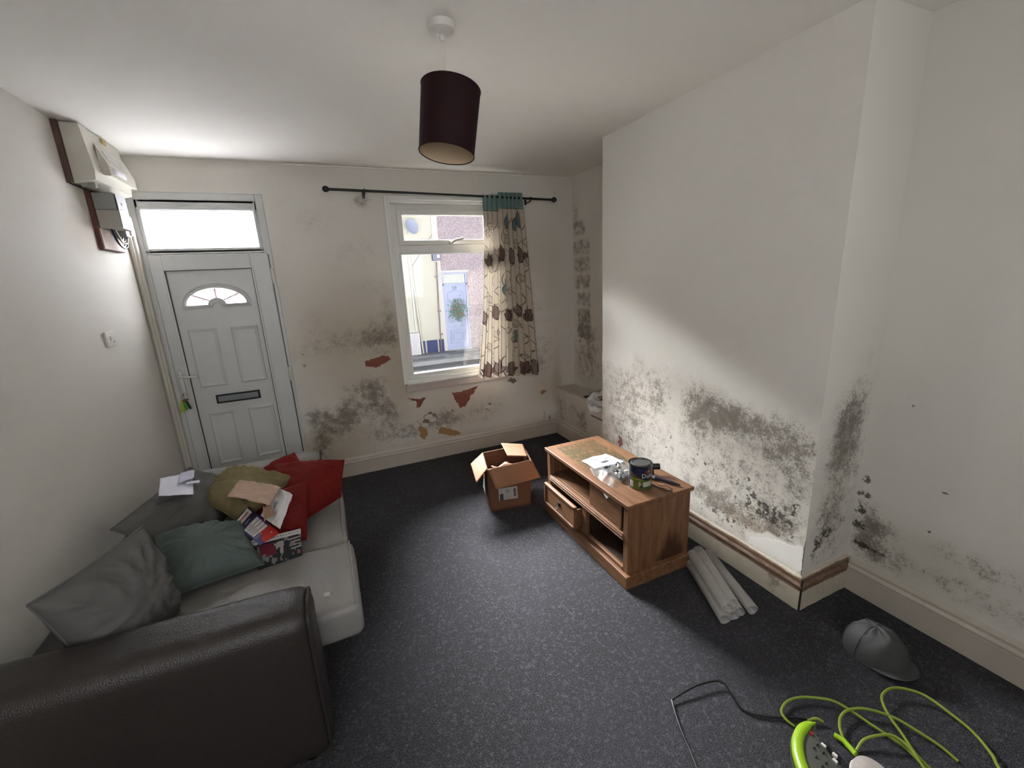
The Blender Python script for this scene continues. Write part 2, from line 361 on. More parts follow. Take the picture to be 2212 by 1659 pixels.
for i,zc in enumerate((2.03,1.86,1.70,1.54,1.38,1.22,1.07)):
    y1=.30 if i else .22
    brk.append(('r',.02 if i<4 else .07,y1,zc-.067,zc+.067,.007,0,.85))
brk+=[('e',.06,2.15,.05,.1,0,.7),('e',.04,1.3,.03,.5,2,.25),('e',.12,.85,.05,.2,2,.6),('e',.1,1.1,.03,.03,2,.8),('e',.2,.9,.25,.3,0,.42),('e',.3,1.05,.15,.2,0,.4),('e',.3,.7,.3,.2,0,.4),('r',0,.5,.4,2.2,.1,1,.4)]
wall('wall_alcove',(W,0,0),(0,-1,0),(0,0,1),-Ya,H,brk,step=.012)
def chx(Uu,Vv,st):
    top=.96+.10*np.sin(Uu*2+1)+.05*(npnoise(Uu*5,Vv*0+3,4)-.5)+np.where(Uu<.35,-.08,0)
    m_=1/(1+np.exp((Vv-top)/.025)); base=.36*m_*(.6+.8*npnoise(Uu*3,Vv*3,9))
    vs1=np.exp(-((Uu-.775)/.012)**2)  # old batten line left clean
    st[...,0]+=base; st[...,0]*=(1-.75*vs1*(Vv<1.0)); st[...,1]+=.35*m_
    # clean filler triangle low beside the corner
    fl=(Uu>1.30)&(Vv<.30+ (Uu-1.30)*.05)&(Vv<.24+(Uu-1.3)*.55); st[fl]*=.08
    return st
chb=[('e',1.03,.84,.22,.11,0,.8),('e',1.0,.86,.14,.06,2,.3),('e',.92,.72,.10,.10,0,.45),('e',1.22,.84,.15,.06,0,.55),('e',1.42,.80,.15,.12,0,.42),('e',1.5,.78,.12,.2,0,.3),('e',.6,.83,.08,.12,0,.55),('e',.3,.75,.25,.2,0,.4),('e',.25,.4,.15,.1,2,.42),('e',.28,.36,.3,.25,0,.3),('e',1.2,.5,.4,.3,0,.3),
('e',1.34,.40,.14,.07,2,.62),('e',1.47,.42,.12,.1,2,.52),('e',1.30,.5,.05,.05,2,.55),('e',1.46,.38,.1,.1,0,.7),('e',1.08,.52,.2,.08,2,.42),('e',1.10,.33,.25,.06,0,.7),('e',1.14,.27,.25,.04,2,.5),('e',1.3,.3,.15,.03,1,1.2),('e',1.53,.55,.02,.03,2,1.0),('e',1.53,.49,.015,.02,2,1.0),('e',.6,.56,.3,.12,2,.33),('e',1.18,.22,.5,.03,2,.35)]
wall('wall_chimney',(C,Ya,0),(0,-1,0),(0,0,1),Ya-Yb,H,chb,step=.015,extra=chx)
wall('wall_chimney_far_cheek',(C,Ya,0),(1,0,0),(0,0,1),W-C,H,step=.1)
wall('wall_chimney_near_cheek',(C,Yb,0),(1,0,0),(0,0,1),W2-C,H,[('e',.2,.96,.10,.12,0,.85),('e',.2,.94,.07,.08,2,.35),('e',.16,.80,.10,.14,0,.7),('e',.2,.62,.14,.25,0,.6),('e',.12,.45,.1,.12,0,.4),('e',.13,.36,.07,.06,2,.7),('e',.08,.29,.04,.06,2,.65),('e',.24,.38,.06,.05,2,.5),('e',.17,.3,.15,.15,0,.5),('e',.3,.9,.08,.3,0,.45),('e',.17,.6,.1,.4,1,.4)],step=.012)
wall('wall_right',(W2,Yb,0),(0,-1,0),(0,0,1),Yb-YB,H,[('e',.03,.60,.03,.03,2,1.1),('e',.03,.52,.03,.03,2,1.1),('e',.025,.44,.03,.03,2,1.1),('e',.03,.36,.03,.025,2,.95),('e',.06,.37,.08,.12,0,.8),('e',.13,.26,.12,.09,0,.75),('e',.05,.27,.04,.02,2,.9),('e',.12,.4,.1,.05,0,.45),('e',.1,.26,.08,.012,2,.7),('e',.14,.38,.1,.01,2,.4),('e',.15,1.0,.025,.008,2,1.0),('e',.31,.66,.025,.008,2,.9),('e',.29,.47,.012,.008,2,.9),('e',.46,.40,.22,.05,0,.6),('e',.5,.27,.3,.06,0,.55),('e',.6,.3,.06,.02,2,.5),('e',.25,.3,.3,.2,1,.5),('e',.55,1.1,.2,.9,1,.2)],step=.012)
wall('wall_back',(0,YB,0),(1,0,0),(0,0,1),W2,H,step=.1)
def slab(name,pts,mat,d):
    o=MB().prism(pts,d).build(name,mat); o['kind']='structure'; return o
fl=[(-.0,.0,0),(W,0,0),(W,Ya,0),(C,Ya,0),(C,Yb,0),(W2,Yb,0),(W2,YB,0),(0,YB,0)]
slab('floor',fl,M_carpet,(0,0,-.1))
slab('ceiling',[(x,y,H) for x,y,_ in fl],M_ceil,(0,0,.12))
# outer masonry of the front wall (reveals), built as lintel/jamb blocks behind the plaster skin
mb=MB()
for (x0,x1,z0,z1) in ((-.4,.02,-.5,3.2),(.825,1.69,-.5,3.2),(2.66,4.6,-.5,3.2),(.02,.825,2.287,3.2),(1.69,2.66,2.285,3.2),(1.69,2.66,-.5,.742),(.02,.825,-.5,-.101)):
    mb.box(x0,x1,.002,.30,z0,z1)
o=mb.build('wall_street_masonry',M_wall); o['kind']='structure'
o=MB().box(-.4,-.002,YB,.0,-.1,2.7).build('wall_party_left',M_wall); o['kind']='structure'
o=MB().box(3.43,3.8,YB,.0,-.1,2.7).build('wall_party_right',M_wall); o['kind']='structure'
o=MB().box(C+.02,3.43,Yb+.02,Ya-.02,0,2.5).build('wall_chimney_core',M_wall); o['kind']='structure'
# skirtings
def skirting(name,p0,p1,nrm,h,mat,t=.018,mould=True,m0=0,m1=0):
    """profile with a bead; p0->p1 along the wall, nrm into the room"""
    p0=Vector((*p0,0));p1=Vector((*p1,0));n=Vector((*nrm,0)); d=(p1-p0).normalized()
    prof=[(.001,.001),(t,.001),(t,h*.66),(t*.85,h*.68),(t*1.25,h*.72),(t*1.25,h*.76),(t*.7,h*.82),(t*.75,h*.9),(t*.5,h*.96),(t*.25,h),(.001,h)]
    N=60; me_v=[];fs=[]
    for i in range(N+1):
        q=i/N
        for k,(a,z) in enumerate(prof):
            s0=-m0*a; s1=m1*a
            base=p0+d*(s0)+((p1+d*s1)-(p0+d*s0))*q
            wob=.0004*math.sin(i*.9+k)+.0008*math.sin(i*.35)
            me_v.append(base+n*(a+(wob if 0<k<10 else 0))+Vector((0,0,z)))
    K=len(prof)
    for i in range(N):
        for k in range(K): fs.append((i*K+k,i*K+(k+1)%K,(i+1)*K+(k+1)%K,(i+1)*K+k))
    fs.append(tuple(range(K)));fs.append(tuple(N*K+k for k in range(K))[::-1])
    me=pymesh(name,me_v,fs); bm=bmesh.new(); bm.from_mesh(me); bmesh.ops.recalc_face_normals(bm,faces=bm.faces); bm.to_mesh(me); bm.free()
    o=link(name,me,mat); o['kind']='structure'; return o
skirting('baseboard_far',(.86,0),(3.2,0),(0,-1),.165,M_skirt)
skirting('baseboard_cupboard',(3.2051,-.0),(3.2051,-1.09),(-1,0),.165,M_skirt)
skirting('baseboard_chimney',(C,Ya),(C,Yb),(-1,0),.178,M_skold,.02,m1=1)
skirting('baseboard_cheek',(C,Yb),(W2,Yb),(0,-1),.178,M_skold,.02,m0=1,m1=-1)
skirting('baseboard_right',(W2,Yb-.02),(W2,YB),(-1,0),.175,M_skirt,.02)
skirting('baseboard_left',(0,-.06),(0,YB),(1,0),.165,M_skirt)
o=MB().box(.0,.045,-.05,-.003,0,2.1,.008).box(.012,.03,-.062,-.05,0,2.1,.004).build('trim_1',M_cream); o['kind']='structure'
# coving line where paper edge meets ceiling
o=MB().box(.83,2.9,-.012,-.001,2.488,2.499,.003).build('trim_2',M_ceil); o['kind']='structure'

MB().box(C-.0245,C-.018,Yb-.0245,Yb-.018,.002,.172).build('open_mitre',plain('dark_gap','1a110c',.9,.1),bpy.data.objects['baseboard_chimney'])
MB().box(C-.0012,C+.0003,Yb-.0012,Yb+.0003,.178,.36).build('corner_crack',plain('dark_gap','2a1d15',.9,.1),bpy.data.objects['wall_chimney'])
# ------------------------------------------------------------ peeled patches
def jag(pts,amp=.006,seg=.012,seed=3):
    r=random.Random(seed); out=[]; n=len(pts)
    for i in range(n):
        a=Vector(pts[i]);b=Vector(pts[(i+1)%n]); k=max(1,int((b-a).length/seg))
        for j in range(k):
            q=a.lerp(b,j/k); out.append(q+Vector((r.uniform(-amp,amp),r.uniform(-amp,amp))) if j else q)
    return out
def patch(name,pts,mat,y=-.0016,seed=1,parent=None,plane='far',amp=.006):
    P=jag([Vector(p) for p in pts],amp,.012,seed)
    if plane=='far': Q=[(p.x,-.0006,p.y) for p in P]; d=(0,-.0012,0)
    else: Q=[(C-.0006,p.x,p.y) for p in P]; d=(-.0012,0,0)
    o=MB().prism(Q,d).tri().build(name,mat,parent); return o
pp=wf
patch('peeled_patch',[(2.10,.60),(2.2,.604),(2.26,.612),(2.355,.635),(2.31,.565),(2.275,.55),(2.269,.515),(2.235,.48),(2.218,.445),(2.194,.452),(2.165,.44),(2.151,.49),(2.131,.51)],M_brick,seed=1,parent=pp)
patch('peeled_patch',[(1.69,.613),(1.745,.603),(1.788,.592),(1.86,.60),(1.826,.56),(1.79,.512),(1.757,.512),(1.765,.555),(1.73,.585)],M_brick,seed=2,parent=pp)
patch('peeled_patch',[(1.372,.99),(1.421,1.0),(1.48,1.014),(1.536,1.022),(1.575,1.01),(1.591,.986),(1.56,.965),(1.528,.949),(1.45,.925),(1.431,.937),(1.375,.945)],M_brick,seed=3,parent=pp)
patch('bare_plaster_patch',[(1.935,.235),(1.955,.285),(1.985,.295),(2.02,.268),(2.07,.248),(2.108,.229),(2.155,.192),(2.1,.18),(2.05,.187),(2.0,.215)],M_ochre,seed=4,parent=pp)
patch('bare_plaster_patch',[(1.76,.33),(1.80,.335),(1.83,.29),(1.84,.24),(1.80,.2),(1.765,.24)],M_ochre,seed=5,parent=pp,amp=.01)
patch('peeled_patch',[(2.42,.385),(2.445,.43),(2.475,.447),(2.48,.42),(2.455,.405),(2.445,.378)],M_brick,seed=6,parent=pp)
patch('blistered_patch',[(1.80,.375),(1.83,.43),(1.87,.455),(1.90,.445),(1.93,.415),(1.90,.40),(1.88,.37),(1.84,.345),(1.815,.35)],M_greyp,seed=7,parent=pp,amp=.012)
patch('bare_plaster_patch',[(3.02,.462),(3.05,.485),(3.085,.482),(3.07,.455),(3.035,.438)],M_ochre,seed=8,parent=pp,amp=.008)
patch('blistered_patch',[(2.03,.425),(2.05,.445),(2.09,.44),(2.11,.425),(2.06,.43)],M_brick,seed=9,parent=pp,amp=.004)
patch('blistered_patch',[(2.66,.64),(2.69,.66),(2.74,.655),(2.76,.62),(2.72,.60)],M_greyp,seed=10,parent=pp,amp=.01)
# lifted paint flakes along the peeled edges
fr=random.Random(5)
for (x,z,s_) in ((1.86,.41,.035),(1.90,.38,.03),(1.82,.34,.03),(2.0,.30,.02),(2.28,.235,.03),(1.90,.26,.03),(2.45,.41,.03),(2.34,.59,.02),(1.73,.56,.035),(2.06,.44,.02)):
    pts=[Vector((x+s_*math.cos(a)*(1+.4*fr.random()),-.002-.006*fr.random(),z+s_*.6*math.sin(a)*(1+.4*fr.random()))) for a in np.linspace(0,2*PI,8)[:-1]]
    MB().prism(pts,(0,-.001,0)).tri().build('paint_flake',M_flake,pp)
patch('peeled_patch',[(-1.35,.37),(-1.33,.42),(-1.30,.43),(-1.31,.40),(-1.28,.37),(-1.31,.34)],M_brick,plane='ch',parent=bpy.data.objects['wall_chimney'],seed=12)
patch('filler_patch',[(-2.41,.22),(-2.50,.27),(-2.62,.30),(-2.68,.33),(-2.684,.185),(-2.40,.185)],M_filler,plane='ch',parent=bpy.data.objects['wall_chimney'],seed=13)

# ------------------------------------------------------------ window
win=root('window_1',(2.17,.06,.742),kind='structure')
def frame(mb,x0,x1,z0,z1,w,y0,y1,bev=.006,sides='lrtb'):
    if 'l' in sides: mb.box(x0,x0+w,y0,y1,z0,z1,bev)
    if 'r' in sides: mb.box(x1-w,x1,y0,y1,z0,z1,bev)
    if 't' in sides: mb.box(x0+w*.98,x1-w*.98,y0,y1,z1-w,z1,bev)
    if 'b' in sides: mb.box(x0+w*.98,x1-w*.98,y0,y1,z0,z0+w,bev)
mb=MB(); frame(mb,1.675,2.68,.742,2.30,.03,-.012,.06,.004); frame(mb,1.70,2.655,.76,2.275,.028,.012,.08,.005); mb.build('window_surround',M_winp,win)
mb=MB(); frame(mb,1.728,2.63,.765,2.247,.05,.05,.10,.004); mb.box(1.775,2.585,.05,.10,1.855,1.925,.008); mb.build('window_frame',M_winp,win)
mb=MB(); frame(mb,1.775,2.585,1.92,2.20,.040,.035,.097,.004); mb.box(1.79,2.57,.03,.05,1.922,1.95,.006); mb.build('fanlight_sash',M_winp,win)
MB().box(1.812,2.548,.089,.095,1.957,2.15).build('upper_pane',M_glass,win)
mb=MB(); frame(mb,1.765,2.595,.805,1.86,.014,.04,.091,.002); mb.build('glazing_bead',M_winp,win)
MB().box(1.78,2.58,.092,.098,.82,1.85).build('lower_pane',M_glass,win)
h=MB().box(2.195,2.245,.008,.03,1.918,1.952,.004); h.tube([(2.22,.012,1.938),(2.205,-.02,1.93),(2.24,-.035,1.95),(2.31,-.03,1.963)],.011,8); h.build('window_handle',M_white,win,True)
mb=MB(); mb.box(1.70,2.67,-.03,.1,.735,.757,.006); mb.build('sill_board',plain('white_sill','d5d4d0',.35,.03),win)
mb=MB(); mb.box(1.69,2.68,-.022,-.001,.672,.735,.003); mb.build('sill_apron',plain('mauve_apron','b0a6a0',.6,.08),win)
# white outer sill out of view, added to bounce sun onto the ceiling
MB().box(1.60,2.75,.125,.46,.66,.700,.006).build('outer_bounce_sill',plain('white_bounce_sill','ebe9e4',.6,.03),win)
# ------------------------------------------------------------ door
door=root('door_1',(.42,.0,0),kind='structure')
mb=MB(); frame(mb,.02,.825,.0,2.287,.052,-.004,.09,.006,'lrt'); mb.box(.06,.79,.0,.09,1.885,1.915,.004); mb.box(.06,.79,.0,.09,2.172,2.25,.004); mb.box(.02,.825,.0,.09,-.05,.03,.004)
mb.build('door_frame',M_upvc,door)
mb=MB(); frame(mb,.068,.783,1.893,2.24,.02,-.0,.05,.004); frame(mb,.078,.768,1.906,2.19,.018,-.008,.04,.004); mb.build('toplight_bead',M_upvc,door)
MB().box(.085,.761,.02,.026,1.915,2.178).build('toplight_pane',M_frost,door)
lx0,lx1,lz0,lz1=.075,.795,.05,1.882
mb=MB(); mb.box(lx0,.150,-.018,.055,lz0,lz1,.005); mb.box(.678,lx1,-.018,.055,lz0,lz1,.005); mb.box(.149,.679,-.018,.055,1.775,lz1,.005); mb.box(.149,.679,-.018,.055,lz0,.16,.005)
frame(mb,.138,.690,.15,1.79,.014,-.026,-.01,.004); mb.build('leaf_frame',M_upvc,door)
# dark gasket line
mb=MB(); frame(mb,.150,.678,.162,1.778,.006,-.019,.03,.0); mb.build('gasket',M_black,door)
# leaf panel with fanlight cut-out: build as two halves around an arch
def arch(cx,cz,rx,rz,n=24,a0=0,a1=PI): return [(cx+rx*math.cos(a0+(a1-a0)*i/n),cz+rz*math.sin(a0+(a1-a0)*i/n)) for i in range(n+1)]
ax,az=.418,1.532; AR=arch(ax,az,.182,.112)
px0,px1,pz0,pz1=.156,.672,.168,1.772
bm=bmesh.new()
def slabpoly(mbx,pts,y0,y1): mbx.prism([(x,y1,z) for x,z in pts],(0,y0-y1,0))
mb=MB()
mb.box(px0,px1,-.006,.03,pz0,az)                      # below the arch
slabpoly(mb,[(px1,az),(px1,pz1),(ax,pz1)]+[(x,z) for x,z in AR[::-1] if x>=ax-1e-6],-.006,.03)
slabpoly(mb,[(ax,pz1),(px0,pz1),(px0,az)]+[(x,z) for x,z in AR[::-1] if x<=ax+1e-6],-.006,.03)
mb.tri(); mb.build('leaf_panel',M_upvc,door)
mb=MB(); mb.tube([(x,-.010,z) for x,z in arch(ax,az,.190,.120)],.008,8); mb.tube([(x,-.007,z) for x,z in arch(ax,az,.212,.142)],.006,8)
mb.tube([(ax-.20,-.010,az-.004),(ax-.055,-.010,az-.004)]+[(x,-.010,z-.004) for x,z in arch(ax,az,.052,.045,12,PI,0)]+[(ax+.055,-.010,az-.004),(ax+.20,-.010,az-.004)],.008,8)
mb.tube([(ax-.215,-.009,az-.018),(ax-.04,-.009,az-.018)]+[(x,-.009,z-.016) for x,z in arch(ax,az,.036,.032,12,PI,0)]+[(ax+.04,-.009,az-.018),(ax+.215,-.009,az-.018)],.006,8)
mb.build('fanlight_moulding',M_upvc,door,True)
mb=MB(); 
for a in (38,90,142):
    a=math.radians(a); mb.tube([(ax+.045*math.cos(a),-.004,az+.04*math.sin(a)),(ax+.184*math.cos(a),-.004,az+.115*math.sin(a))],.008,6)
mb.build('fanlight_bars',plain('pinkish_lead_bar','b3a3a0',.5,.05),door)
mb=MB(); slabpoly(mb,AR,.008,.012); mb.tri().build('fanlight_pane',M_frost,door)
mb=MB(); slabpoly(mb,arch(ax,az,.047,.04),-.012,.0); mb.tri().build('fanlight_boss',M_upvc,door)
for (x0,x1,z0,z1) in ((.203,.380,.936,1.369),(.466,.644,.940,1.364),(.215,.385,.32,.738),(.474,.650,.328,.742)):
    mb=MB(); 
    # raised frame with sloped inner faces
    t=bmesh.new()
    o4=[(x0,-.0065,z0),(x1,-.0065,z0),(x1,-.0065,z1),(x0,-.0065,z1)]; r4=[(x0+.009,-.017,z0+.009),(x1-.009,-.017,z0+.009),(x1-.009,-.017,z1-.009),(x0+.009,-.017,z1-.009)]
    i4=[(x0+.028,-.008,z0+.028),(x1-.028,-.008,z0+.028),(x1-.028,-.008,z1-.028),(x0+.028,-.008,z1-.028)]
    A=[t.verts.new(p) for p in o4];B=[t.verts.new(p) for p in r4];Cc=[t.verts.new(p) for p in i4]
    for i in range(4):
        j=(i+1)%4; t.faces.new((A[i],A[j],B[j],B[i])); t.faces.new((B[i],B[j],Cc[j],Cc[i]))
    t.faces.new(Cc); t.faces.new(A[::-1]); mb._add(t); mb.build('door_panel',M_upvc,door)
lb=MB(); frame(lb,.284,.574,.802,.868,.012,-.022,-.004,.004); lb.build('letterplate_surround',M_black,door)
lp=MB().box(.295,.563,-.018,-.006,.812,.857,.003); lp.build('letterplate_flap',M_chrome,door)
dh=MB().box(.088,.118,-.034,-.018,.86,1.085,.012,3); dh.tube([(.103,-.034,1.045),(.103,-.07,1.045),(.125,-.078,1.043),(.215,-.078,1.030)],.008,10); dh.lathe([(.014,0),(.012,.012)],(.103,-.034,.91),16,Matrix.Rotation(PI/2,4,'X')); dh.build('door_handle',M_white,door,True)
for z in (1.71,.96,.245):
    hb=MB(); hb.lathe([(.009,0),(.009,.03)],(.808,-.018,z-.05),12).lathe([(.010,0),(.010,.045)],(.808,-.018,z-.018),12).lathe([(.009,0),(.009,.03)],(.808,-.018,z+.03),12); hb.box(.79,.808,-.012,-.002,z-.05,z+.06,.002); hb.build('hinge',M_white,door,True)
MB().box(.797,.802,-.008,.03,.05,1.87).build('gap_seal',M_black,door)
# keys
k=root('key_bunch',(.103,-.075,.80),'bunch of keys with lime green and dark fobs hanging from the white front door','keys')
MB().box(.098,.106,-.075,-.048,.902,.918,.002).build('lock_key',M_steel,k)
mbk=MB(); mbk.tube([(.102+.012*math.cos(a),-.075,.885+.016*math.sin(a)) for a in np.linspace(0,2*PI,20)],.0015,6); mbk.build('key_ring',M_steel,k)
t=plain('green_fob','3f8f3c',.4,.2); t2=plain('lime_fob','9aa838',.4,.2)
MB().prism([(.090,-.072,.86),(.118,-.072,.86),(.120,-.072,.812),(.108,-.072,.795),(.09,-.072,.81)],(0,-.006,0)).build('green_fob',t,k)
MB().prism([(.080,-.08,.87),(.096,-.08,.87),(.098,-.08,.79),(.070,-.08,.785)],(0,-.004,0)).build('lime_fob',t2,k)
MB().prism([(.112,-.08,.87),(.124,-.08,.865),(.14,-.08,.805),(.126,-.08,.802)],(0,-.004,0)).build('car_key',M_black,k)
mbk=MB(); mbk.box(.085,.12,-.078,-.075,.862,.874,.001); mbk.box(.10,.132,-.074,-.071,.872,.880,.001); mbk.build('brass_key',plain('old_brass','7a5b3c',.4,.1,metal=.7),k)

# ------------------------------------------------------------ electrics on the left wall
cu=root('consumer_unit',(.06,-.4,2.2),'off-white electricity fuse box high in the corner with its lid hanging open','fuse box')
MB().box(.0,.022,-.675,-.13,2.20,2.495,.002).build('backboard',plain('brown_backboard','4f3a33',.7,.15),cu)
mb=MB(); mb.prism([(.022,-.645,2.205),(.112,-.645,2.225),(.118,-.645,2.27),(.098,-.645,2.492),(.022,-.645,2.492)],(0,.495,0)); mb.build('case',M_cream,cu)
mb=MB(); mb.prism([(.113,-.545,2.27),(.112,-.545,2.425),(.150,-.545,2.325),(.152,-.545,2.265)],(0,.38,0)); mb.build('lid',M_cream,cu)
sheet('lid_label',[(.1125+.012,-.50,2.402),(.1125+.012,-.25,2.402),(.148,-.25,2.338),(.148,-.50,2.338)],40,16,lambda a,b:(lambda c:(rect(c,a,b,.08,.42,.15,.4,'a3a29d'),rect(c,a,b,.08,.42,.55,.8,'a3a29d'),rect(c,a,b,.55,.9,.2,.35,'aeada7'),rect(c,a,b,.55,.8,.5,.75,'a3a29d'),c)[-1])(full(a,'bdbbb4')),M_print,cu,0)
sheet('lid_strip',[(.1525,-.50,2.318),(.1525,-.32,2.318),(.1535,-.32,2.285),(.1535,-.50,2.285)],4,4,lambda a,b:full(a,'d9d8dd'),M_print,cu,0)
MB().box(.108,.112,-.42,-.37,2.455,2.485,.001).build('warning_sticker',plain('yellow_sticker','9a8a45',.5,.2),cu)
MB().box(.03,.09,-.60,-.57,2.195,2.22,.004).build('cable_entry',M_grey,cu)
mt=root('electricity_meter',(.07,-.42,1.88),'grey electricity meter with looped blue cables on a board below the fuse box','meter')
MB().box(.0,.022,-.50,-.20,1.885,2.2,.002).build('board',plain('maroon_board','553028',.7,.15),mt)
MB().box(.022,.026,-.49,-.21,1.89,2.0,.001).build('board_face',plain('pale_ply','b6a598',.7,.1),mt)
MB().box(.022,.12,-.485,-.34,2.10,2.19,.004).build('meter_top',M_grey,mt); MB().box(.022,.125,-.48,-.335,2.0,2.10,.004).build('meter_body',plain('meter_beige','9b9890',.5,.04),mt)
sheet('meter_face',[(.127,-.48,2.185),(.127,-.34,2.185),(.127,-.34,2.005),(.127,-.48,2.005)],30,36,lambda a,b:(lambda c:(rect(c,a,b,.35,.5,.22,.3,'2b2d33'),rect(c,a,b,.2,.75,.4,.44,'55575c'),rect(c,a,b,.15,.6,.52,.7,'5b6468'),rect(c,a,b,.2,.55,.55,.68,'dde6e8'),rect(c,a,b,.1,.8,.82,.84,'8a8a90'),rect(c,a,b,.1,.7,.88,.90,'8a8a90'),c)[-1])(full(a,'c6c6cb')),M_print,mt,0)
mb=MB(); mb.box(.022,.09,-.33,-.24,2.10,2.20,.004); mb.build('isolator',M_black,mt); MB().box(.022,.09,-.33,-.25,1.97,2.10,.004).build('cut_out',M_grey,mt)
MB().box(.022,.1,-.27,-.21,1.98,2.1,.008).build('isolator_switch',M_white,mt)
for i in range(5):
    r_=.075+.012*i; c0=(.045+.008*(i%3),-.335,2.03)
    MB().tube(smooth_path([(c0[0],c0[1]-r_,c0[2]+.05),(c0[0]+.01,c0[1]-r_*.9,c0[2]-.03),(c0[0]+.012,c0[1]-r_*.4,c0[2]-r_*.95),(c0[0]+.012,c0[1]+r_*.4,c0[2]-r_*.95),(c0[0]+.01,c0[1]+r_*.8,c0[2]-.02),(c0[0],c0[1]+r_*.8,c0[2]+.04)],5),.0045,8).build('meter_cable',[M_black,plain('blue_cable','35507c',.4,.1),plain('cream_cable','a79b86',.5,.1),plain('blue_cable','35507c',.4,.1),M_black][i],mt,True)
def plate(name,loc,wd,ht,axis,label,cat,parts):
    r=root(name,loc,label,cat); x,y,z=loc
    if axis=='x': MB().box(0.001,.012,y-wd/2,y+wd/2,z,z+ht,.003).build('face_plate',M_white,r)
    else: MB().box(x-wd/2,x+wd/2,-.045,-.001,z,z+ht,.004).build('face_plate',M_white,r)
    return r
s1=plate('wall_switch',(.006,-.69,1.352),.105,.085,'x','white square switched outlet plate alone on the left wall beside the door','switch',0)
MB().box(.012,.016,-.705,-.69,1.385,1.41,.001).build('rocker',M_cream,s1); MB().box(.012,.0135,-.67,-.65,1.375,1.379).build('flex_slot',M_black,s1)
s2=plate('cable_socket',(3.09,-.02,.17),.085,.09,'y','small white surface socket low on the far wall above the skirting corner','socket',0)
mb=MB(); mb.tube([(3.085,-.047,.175),(3.085,-.047,.21),(3.092,-.047,.218),(3.10,-.047,.21),(3.10,-.047,.175)],.003,6); mb.build('socket_slot',M_black,s2)

# ------------------------------------------------------------ curtain pole and curtain
cp=root('curtain_pole',(2.2,-.1,2.27),'thin black metal curtain pole with ball ends above the window','curtain pole')
def polez(x): return 2.311-(x-1.27)*.0185
MB().tube([(1.25,-.12,polez(1.25)),(3.17,-.12,polez(3.17))],.0095,16).build('pole',M_black,cp,True)
for x in (1.255,3.165):
    MB().lathe([(0,-.024),(.012,-.022),(.020,-.012),(.023,0),(.020,.012),(.012,.022),(0,.024)],(x,-.12,polez(x)),20,Matrix.Rotation(PI/2,4,'Y')).build('finial',M_black,cp,True)
for x in (1.527,2.93):
    z=polez(x); mb=MB(); mb.box(x-.009,x+.009,-.012,-.001,z-.035,z+.01,.002); mb.tube([(x,-.01,z-.022),(x,-.09,z-.022),(x,-.12,z-.014)],.006,8); mb.tube([(x,-.12+.014*math.cos(a),z+.014*math.sin(a)) for a in np.linspace(0,2*PI,16)],.004,6); mb.build('bracket',M_black,cp,True)
